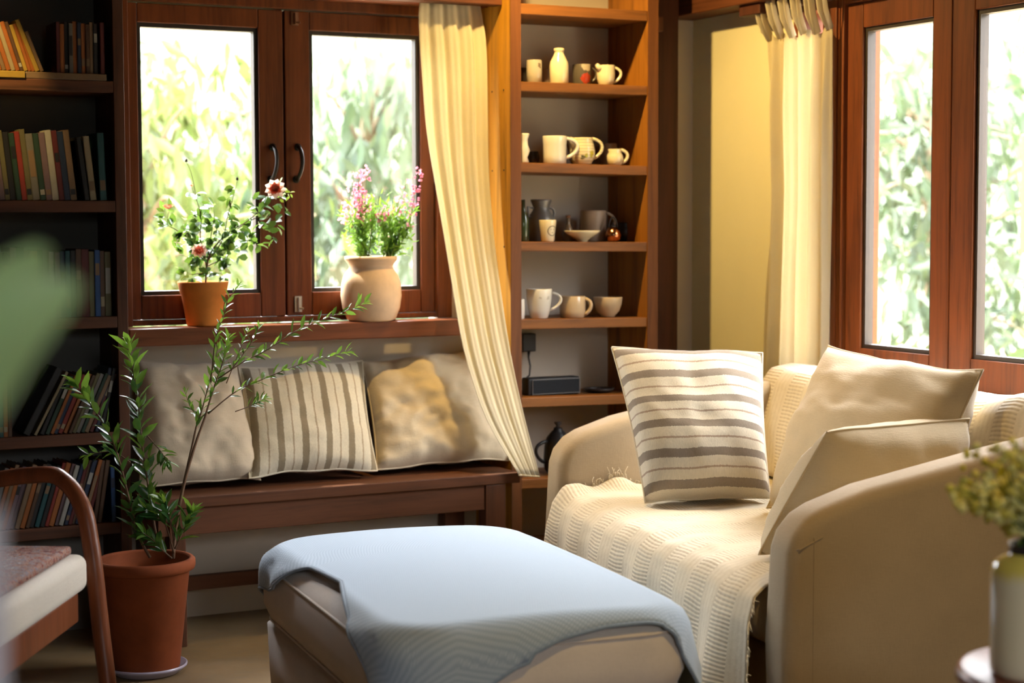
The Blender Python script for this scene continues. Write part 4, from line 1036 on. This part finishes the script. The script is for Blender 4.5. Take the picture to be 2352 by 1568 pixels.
# ------------------------------------------------------------------ chair at the edge of the frame
ch = thing('armchair', 'bentwood chair with cream seat cushion at the frame edge', 'chair', (.80, 4.0, 0))
sv = Vector((.50, .866, 0)); lv = Vector((-.866, .50, 0))
loop = [Vector((1.075, 4.22, 0)), atd(262, 1700, 4.19), atd(247, 1568, 4.19), atd(231, 1440, 4.20), atd(217, 1310, 4.20), atd(207, 1240, 4.21), atd(195, 1180, 4.22), atd(172, 1132, 4.24), atd(146, 1104, 4.26), atd(118, 1090, 4.28), atd(60, 1092, 4.32), atd(0, 1100, 4.35), atd(-80, 1110, 4.37), atd(-160, 1120, 4.36), atd(-230, 1160, 4.34), atd(-260, 1260, 4.32), atd(-275, 1420, 4.32), Vector((.41, 4.30, 0))]
def smooth_path(P, n):
    out = []
    for k in range(n+1):
        s = k/n*(len(P)-1); i = min(int(s), len(P)-2); f = s-i
        p0 = P[max(i-1, 0)]; p1 = P[i]; p2 = P[i+1]; p3 = P[min(i+2, len(P)-1)]
        out.append(.5*((2*p1)+(p2-p0)*f+(2*p0-5*p1+4*p2-p3)*f*f+(3*p1-p0-3*p2+p3)*f**3))
    return out
LP = smooth_path(loop, 90)
MB().tube(LP, [.0205]*91, 14).build('bent_frame', W_chair, ch, smooth=True)
q0 = atd(214, 1300, 4.16); zt = q0.z+.035
br_ = Vector((q0.x-.012, q0.y-.01, 0)); fr_ = br_-sv*.62; fl_ = fr_+lv*.50; bl3 = br_+lv*.50
M_seat = fabric('cream_seat_canvas', (.66, .60, .50), 420, .06)
def slab(c, z0, z1): return [Vector((p.x, p.y, z0)) for p in c]+[Vector((p.x, p.y, z1)) for p in c]
MB().hexa(slab([fl_, fr_, br_, bl3], zt-.088, zt)).build('seat_cushion', M_seat, ch, bevel=.025, seg=5)
def knit():
    t = NT('tweed_knit'); n = t.noise(t.coord('Object'), 75, 3, .8); n2 = t.noise(t.coord('Object'), 9, 3)
    t.col(t.ramp(t.math('ADD', t.math('MULTIPLY', n, .75), t.math('MULTIPLY', n2, .25)), [(.36, (.03, .02, .03)), (.45, (.24, .05, .03)), (.51, (.38, .24, .17)), (.57, (.10, .09, .14)), (.66, (.55, .46, .40))])); t.rough(.95); t.bump(n, .9, .006); return t.m
ins = .03
pd = [fl_+sv*ins-lv*ins, fr_+sv*ins+lv*ins, br_-sv*ins+lv*ins, bl3-sv*ins-lv*ins]
sp2 = tag(MB().hexa(slab(pd, zt+.001, zt+.022)).build('seat_pad', knit(), bevel=.008, seg=3), 'speckled red and grey knitted pad on the cream chair seat', 'seat pad')
in2 = .02
rl_ = [fl_+sv*in2-lv*in2, fr_+sv*in2+lv*in2, br_-sv*in2+lv*in2, bl3-sv*in2-lv*in2]
MB().hexa(slab(rl_, zt-.160, zt-.089)).build('seat_rail', W_chair, ch, bevel=.006, seg=3)
for c in (fr_, fl_): MB().tube([Vector((c.x, c.y, zt-.10))+sv*.05+(lv*.05 if c is fr_ else -lv*.05), Vector((c.x, c.y, 0))+sv*.03+(lv*.05 if c is fr_ else -lv*.05)], [.022, .016], 12).build('leg', W_chair, ch, smooth=True)

# ------------------------------------------------------------------ side table with the vase
VD = 2.68; vb = atd(2362, 1548, VD); vs = VD/F_PX
TZ = vb.z; VC = Vector((vb.x, vb.y, TZ))
tb = thing('side_table', 'round reddish wooden side table in front of the near sofa arm', 'table', (0, 0, 0))
tcx = atd(2500, 1530, VD+.02); TR_ = 300*vs
TC = Vector((tcx.x, tcx.y, 0)); tb.location = TC
MB().lathe([(0, TZ-.028), (TR_-.012, TZ-.028), (TR_-.002, TZ-.02), (TR_, TZ-.012), (TR_-.004, TZ-.002), (TR_-.010, TZ), (0, TZ)], TC, 64).build('tabletop', W_table, tb, smooth=True)
for k in range(3):
    a = .5+2*pi*k/3; d = Vector((cos(a), sin(a), 0)); MB().tube([TC+d*(TR_*.55)+Vector((0, 0, TZ-.027)), TC+d*(TR_*.85)], [.016, .011], 12).build('leg', W_table, tb, smooth=True)
va = thing('vase', 'glossy cream bottle vase on the round side table', 'vase', VC+Vector((0, 0, .0005)))
R0 = 87*vs
def jar_mat():
    t = NT('vase_glaze_lamplit_top'); sp = t.new('ShaderNodeSeparateXYZ'); tc = t.new('ShaderNodeTexCoord'); t.lk(tc.outputs['Object'], sp.inputs[0])
    n = t.noise(t.coord('Object', (1, 1, .12)), 26, 4, .6); zz = t.math('ADD', sp.outputs[2], t.math('MULTIPLY', n, .05))
    t.col(t.ramp(zz, [(0, (.86, .77, .52)), (.165, (.86, .77, .52)), (.185, (.86, .70, .14)), (1, (.86, .72, .18))])); t.rough(.12); t.set('Coat Weight', .6); return t.m  # golden lamplight on the vase top is put into the glaze colour
MB().lathe([(0, 0), (R0*.93, 0), (R0*.99, .006), (R0, .02), (R0, 240*vs), (R0*.94, 258*vs), (R0*.70, 272*vs), (R0*.55, 279*vs), (R0*.53, 290*vs), (R0*.50, 290*vs), (R0*.48, 276*vs), (R0*.9, 240*vs), (R0*.9, .03), (0, .02)], VC+Vector((0, 0, .0005)), 56).build('body', jar_mat(), va, smooth=True)
MB().lathe([(R0*.535, 279*vs), (R0*.56, 284*vs), (R0*.55, 300*vs), (R0*.58, 304*vs), (R0*.52, 304*vs), (R0*.50, 284*vs)], VC, 40).build('neck_collar', plain('dark_blue_glass', (.012, .014, .022), .06, .8), va, smooth=True)
fl = thing('dried_flowers', 'bunch of small yellow green wax flowers in the cream vase', 'flowers', VC+Vector((0, 0, 230*vs)))
M_bud = leafmat('yellow_green_bud', (.78, .68, .10), (.94, .88, .42), .35, .6); M_fs = plain('dark_green_twig', (.06, .10, .03), .7); M_fl2 = leafmat('small_dark_leaf', (.05, .10, .02), (.14, .22, .05), .3, .5)
random.seed(31); lv2 = MB(); nst = 0
neck = VC+Vector((0, 0, 285*vs))
for k in range(46):
    tx = random.uniform(2195, 2560); ty = random.uniform(1010, 1150) if tx > 2250 else random.uniform(1020, 1120)
    if k < 6: tx = random.uniform(2172, 2260); ty = random.uniform(1090, 1190)
    tip = atd(tx, ty, VD+random.uniform(-.10, .10)); b0 = neck+Vector((random.uniform(-.016, .016), random.uniform(-.016, .016), -.06)); md = neck.lerp(tip, .5)+Vector((0, 0, .02))+rnd(.008)
    P = smooth_path([b0, neck+Vector((random.uniform(-.015, .015), random.uniform(-.012, .012), .0)), md, tip], 12)
    MB().tube(P, [.0018*(1-.05*q) for q in range(13)], 5).build('twig', M_fs, fl, smooth=True)
    bd = MB()
    for q in range(16):
        f = random.uniform(.52, 1.0); i = min(int(f*12), 11); b = P[i].lerp(P[i+1], random.random())+rnd(.016); r = random.uniform(.0045, .0075)
        bd.lathe([(0, -r), (r*.8, -r*.5), (r, 0), (r*.75, r*.6), (0, r)], b, 7)
    for q in range(10):
        f = random.uniform(.25, .98); i = min(int(f*12), 11); lv2.leaf(P[i]+rnd(.008), rnd(1)+Vector((0, 0, .6)), rnd(1), .016, .003, .1, .1)
    bd.build('buds', M_bud, fl, smooth=True)['kind'] = 'stuff'
lv2.build('foliage', M_fl2, fl, smooth=True)

# ------------------------------------------------------------------ foreground planter with broad leaves (out of focus)
pc = atd(-108, 1300, .95); pr_ = 114*.95/F_PX*1.0
fp = thing('tall_planter', 'blurred broad-leaved plant in a tall pale planter close to the camera', 'potted plant', (pc.x, pc.y, 0))
ztop = atd(0, 1165, .95).z
MB().lathe([(0, 0), (pr_*.8, 0), (pr_*.86, .02), (pr_, ztop-.04), (pr_, ztop), (pr_*.92, ztop), (pr_*.9, ztop-.05), (0, ztop-.05)], (pc.x, pc.y, 0), 40).build('pot', plain('pale_lavender_glaze', (.56, .54, .60), .4), fp, smooth=True)
MB().lathe([(0, ztop-.05), (pr_*.9, ztop-.05), (pr_*.9, ztop-.045), (0, ztop-.04)], (pc.x, pc.y, 0), 24).build('soil', M_soil, fp, smooth=True)
M_big = leafmat('broad_green_leaf', (.52, .80, .36), (.60, .84, .44), .55, .35, (.60, .92, .38))
def blade(pts, w, name='leaf'):
    P = smooth_path(pts, 16); m = MB(); view = (Vector((0, 0, HC))-P[8]).normalized()
    L = []
    for k, p in enumerate(P):
        t = (P[min(k+1, 16)]-P[max(k-1, 0)]).normalized(); sd = t.cross(view+Vector((0, 0, .4))).normalized(); n_ = sd.cross(t); f = k/16
        ww = w*(sin(pi*min(f*.92+.06, 1))**.7)*(1-.25*f)
        L.append([m.vert(p+sd*(ww*q)+n_*(abs(q)*ww*.25)) for q in (-1, -.5, 0, .5, 1)])
    for A, B in zip(L, L[1:]):
        for q in range(4): m.face((A[q], A[q+1], B[q+1], B[q]))
    return m.build(name, M_big, fp, smooth=True)
cs = Vector((pc.x, pc.y, ztop-.04))
for pts, w in (([cs, atd(-110, 1000, .93), atd(-60, 860, .93), atd(40, 740, .93), atd(178, 650, .94)], .028), ([cs, atd(-120, 980, .96), atd(-80, 800, .97), atd(10, 680, .97), atd(105, 570, .97)], .024), ([cs, atd(-130, 900, .98), atd(-180, 700, .98), atd(-150, 560, .98)], .012)):
    P0 = smooth_path(pts[:3], 10); MB().tube(P0, .0022, 6).build('stem', M_fs, fp, smooth=True)
    blade(pts[1:], w)

# ------------------------------------------------------------------ unseen spot lamps added above the frame for warm light
LAMP = (1.0, .66, .22)
def emis(name, c, s):
    t = NT(name); t.set('Emission Color', (*c, 1)); t.set('Emission Strength', s); t.col(c); return t.m
M_bulb = emis('glowing_bulb', LAMP, 20)
def added_spot_lamp(label, pos, target, energy, size, blend, rad):
    pos = Vector(pos); ax = (Vector(target)-pos).normalized(); R_ = (-ax).to_track_quat('Z', 'Y').to_matrix().to_4x4()
    lm = thing('added_spot_lamp', label, 'lamp', pos, 'added warm spot lamps under the ceiling')
    X = Matrix.Translation(pos) @ R_
    m = MB(); m.xf = X; m.lathe([(0, .085), (.022, .085), (.030, .075), (.034, .04), (.046, -.02), (.0445, -.02), (.032, .04), (.028, .07), (0, .075)], (0, 0, 0), 32); m.build('lamp_shade', M_black, lm, smooth=True)
    m = MB(); m.xf = X; m.lathe([(0, .0), (.012, .005), (.018, .022), (.014, .045), (0, .06)], (0, 0, 0), 20); m.build('bulb', M_bulb, lm, smooth=True)
    MB().tube([X @ Vector((0, 0, .08)), Vector((X @ Vector((0, 0, .08))).lerp(Vector((pos.x, pos.y, CEIL)), .4)), (pos.x, pos.y, CEIL)], .006, 8).build('lamp_arm', M_black, lm, smooth=True)
    MB().lathe([(0, 0), (.04, 0), (.04, -.015), (0, -.02)], (pos.x, pos.y, CEIL), 24).build('ceiling_rose', M_black, lm, smooth=True)
    ld = bpy.data.lights.new('lamp_light', 'SPOT'); ld.energy = energy; ld.color = LAMP; ld.shadow_soft_size = rad; ld.spot_size = size; ld.spot_blend = blend
    lo = bpy.data.objects.new('lamp_light', ld); COL.objects.link(lo); lo.parent = lm; lo.rotation_euler = R_.to_euler(); lo.location = ax*.03
added_spot_lamp('unseen black spot lamp over the bench turned towards the cabinet and the side wall', (2.43, 4.80, 2.42), (3.2, 4.82, 1.0), 128, radians(126), 1.0, .022)
added_spot_lamp('unseen small black spot lamp turned towards the top bookcase shelf', (.62, 4.75, 2.33), (.95, 5.21, 1.70), 95, radians(24), .5, .015)

added_spot_lamp('unseen black spot lamp above the near sofa arm', (2.12, 2.15, 2.36), (2.16, 2.45, .5), 62, radians(84), .7, .03)

# ------------------------------------------------------------------ garden outside
struct(MB().box((-6, YW+.4, -.30), (14, 18, -.20)).build('ground', plain('garden_earth', (.30, .24, .15), .95, .2, .25, 2, .3)))
struct(MB().box((XR+.4, -6, -.30), (14, YW+.38, -.20)).build('ground_side', plain('side_garden_earth', (.33, .27, .17), .95, .2, .25, 2, .3)))
M_tree = [leafmat('tree_leaf_'+n, a, b, .5, .5, (.075, .100, .028)) for n, a, b in (('yellow', (.040, .062, .011), (.105, .125, .030)), ('fresh', (.030, .058, .014), (.084, .115, .038)), ('cool', (.034, .066, .036), (.10, .13, .085)))]
M_trunk = plain('tree_bark', (.20, .15, .10), .9, .2, .25, 14, .5)
def tree(label, c, h, rx, rz, n, LL, mat, droop, seed, cat='tree', name='garden_tree'):
    random.seed(seed); c = Vector(c); t = thing(name, label, cat, c, 'trees in the garden')
    tr = MB(); top = c+Vector((0, 0, h)); P = smooth_path([c, c+Vector((.05, .03, h*.35)), c+Vector((-.04, .05, h*.7)), top], 10); tr.tube(P, [.07*(1-.07*k) for k in range(11)], 9)
    f = MB(); nb_ = 26
    for b in range(nb_):
        a = random.uniform(0, 2*pi); zz = random.uniform(.08, 1.0); st = P[int(zz*8)+1]; q = random.uniform(.35, 1)
        e = Vector((c.x+rx*q*cos(a), c.y+rx*q*sin(a), c.z+h*.5+rz*(zz-.5)*2+random.uniform(-.2, .2)))
        B = smooth_path([st, st.lerp(e, .5)+Vector((0, 0, .15)), e], 8); tr.tube(B, [.018*(1-.09*k) for k in range(9)], 5)
        for k in range(n//nb_):
            p = B[random.randint(2, 8)]+rnd(.34); d = rnd(1)+Vector((0, 0, -droop)); L = LL*random.uniform(.6, 1.2)
            f.leaf(p, d, rnd(1)+Vector((0, 0, .7)), L, L*random.uniform(.22, .34), .15, .15)
    tr.build('trunk', M_trunk, t, smooth=True); fo = f.build('foliage', M_tree[mat], t, smooth=True)
    return t
tree('yellow green tree filling the first pane of the back window', (2.75, 9.9, -.2), 2.2, .95, 1.15, 1500, .20, 0, 1.2, 1)
tree('tall drooping tree behind the second pane of the back window', (4.45, 10.8, -.2), 2.3, .95, 1.2, 1500, .24, 2, 1.4, 2)
tree('bushy tree further back beyond the back window', (3.6, 13.6, -.2), 2.7, 1.3, 1.3, 1500, .24, 1, .8, 3)
tree('slim tree at the far side of the back garden', (6.6, 13.8, -.2), 2.7, 1.2, 1.3, 1400, .24, 2, 1.0, 4)
tree('leafy low tree near the bookcase side of the back garden', (2.2, 12.2, -.2), 2.4, .9, 1.2, 1300, .22, 0, 1.0, 5)
tree('cool green tree outside the narrow side window pane', (7.6, 8.9, -.2), 2.4, .95, 1.2, 1500, .22, 2, .9, 6)
tree('pale bush outside the second side window pane', (7.6, 6.7, -.2), 2.2, .95, 1.1, 1300, .20, 1, .8, 7)
tree('light green tree further back in the side garden', (10.4, 9.6, -.2), 2.9, 1.4, 1.5, 1500, .26, 0, .8, 8)
# yellow board hanging outside the second side pane
yb = onx(2351, 445, 5.6); s = mpp(yb)
bd_ = thing('yellow_board', 'narrow yellow board standing outside at the edge of the side window', 'board', (yb.x, yb.y, -.2))
MB().box((yb.x-.01, yb.y-.09, yb.z-135*s), (yb.x+.01, yb.y+.010, yb.z+135*s)).build('panel', plain('yellow_paint', (.62, .40, .02), .5), bd_, bevel=.003)
MB().box((yb.x+.011, yb.y-.07, -.2), (yb.x+.04, yb.y-.04, yb.z+.1)).build('post', M_trunk, bd_)
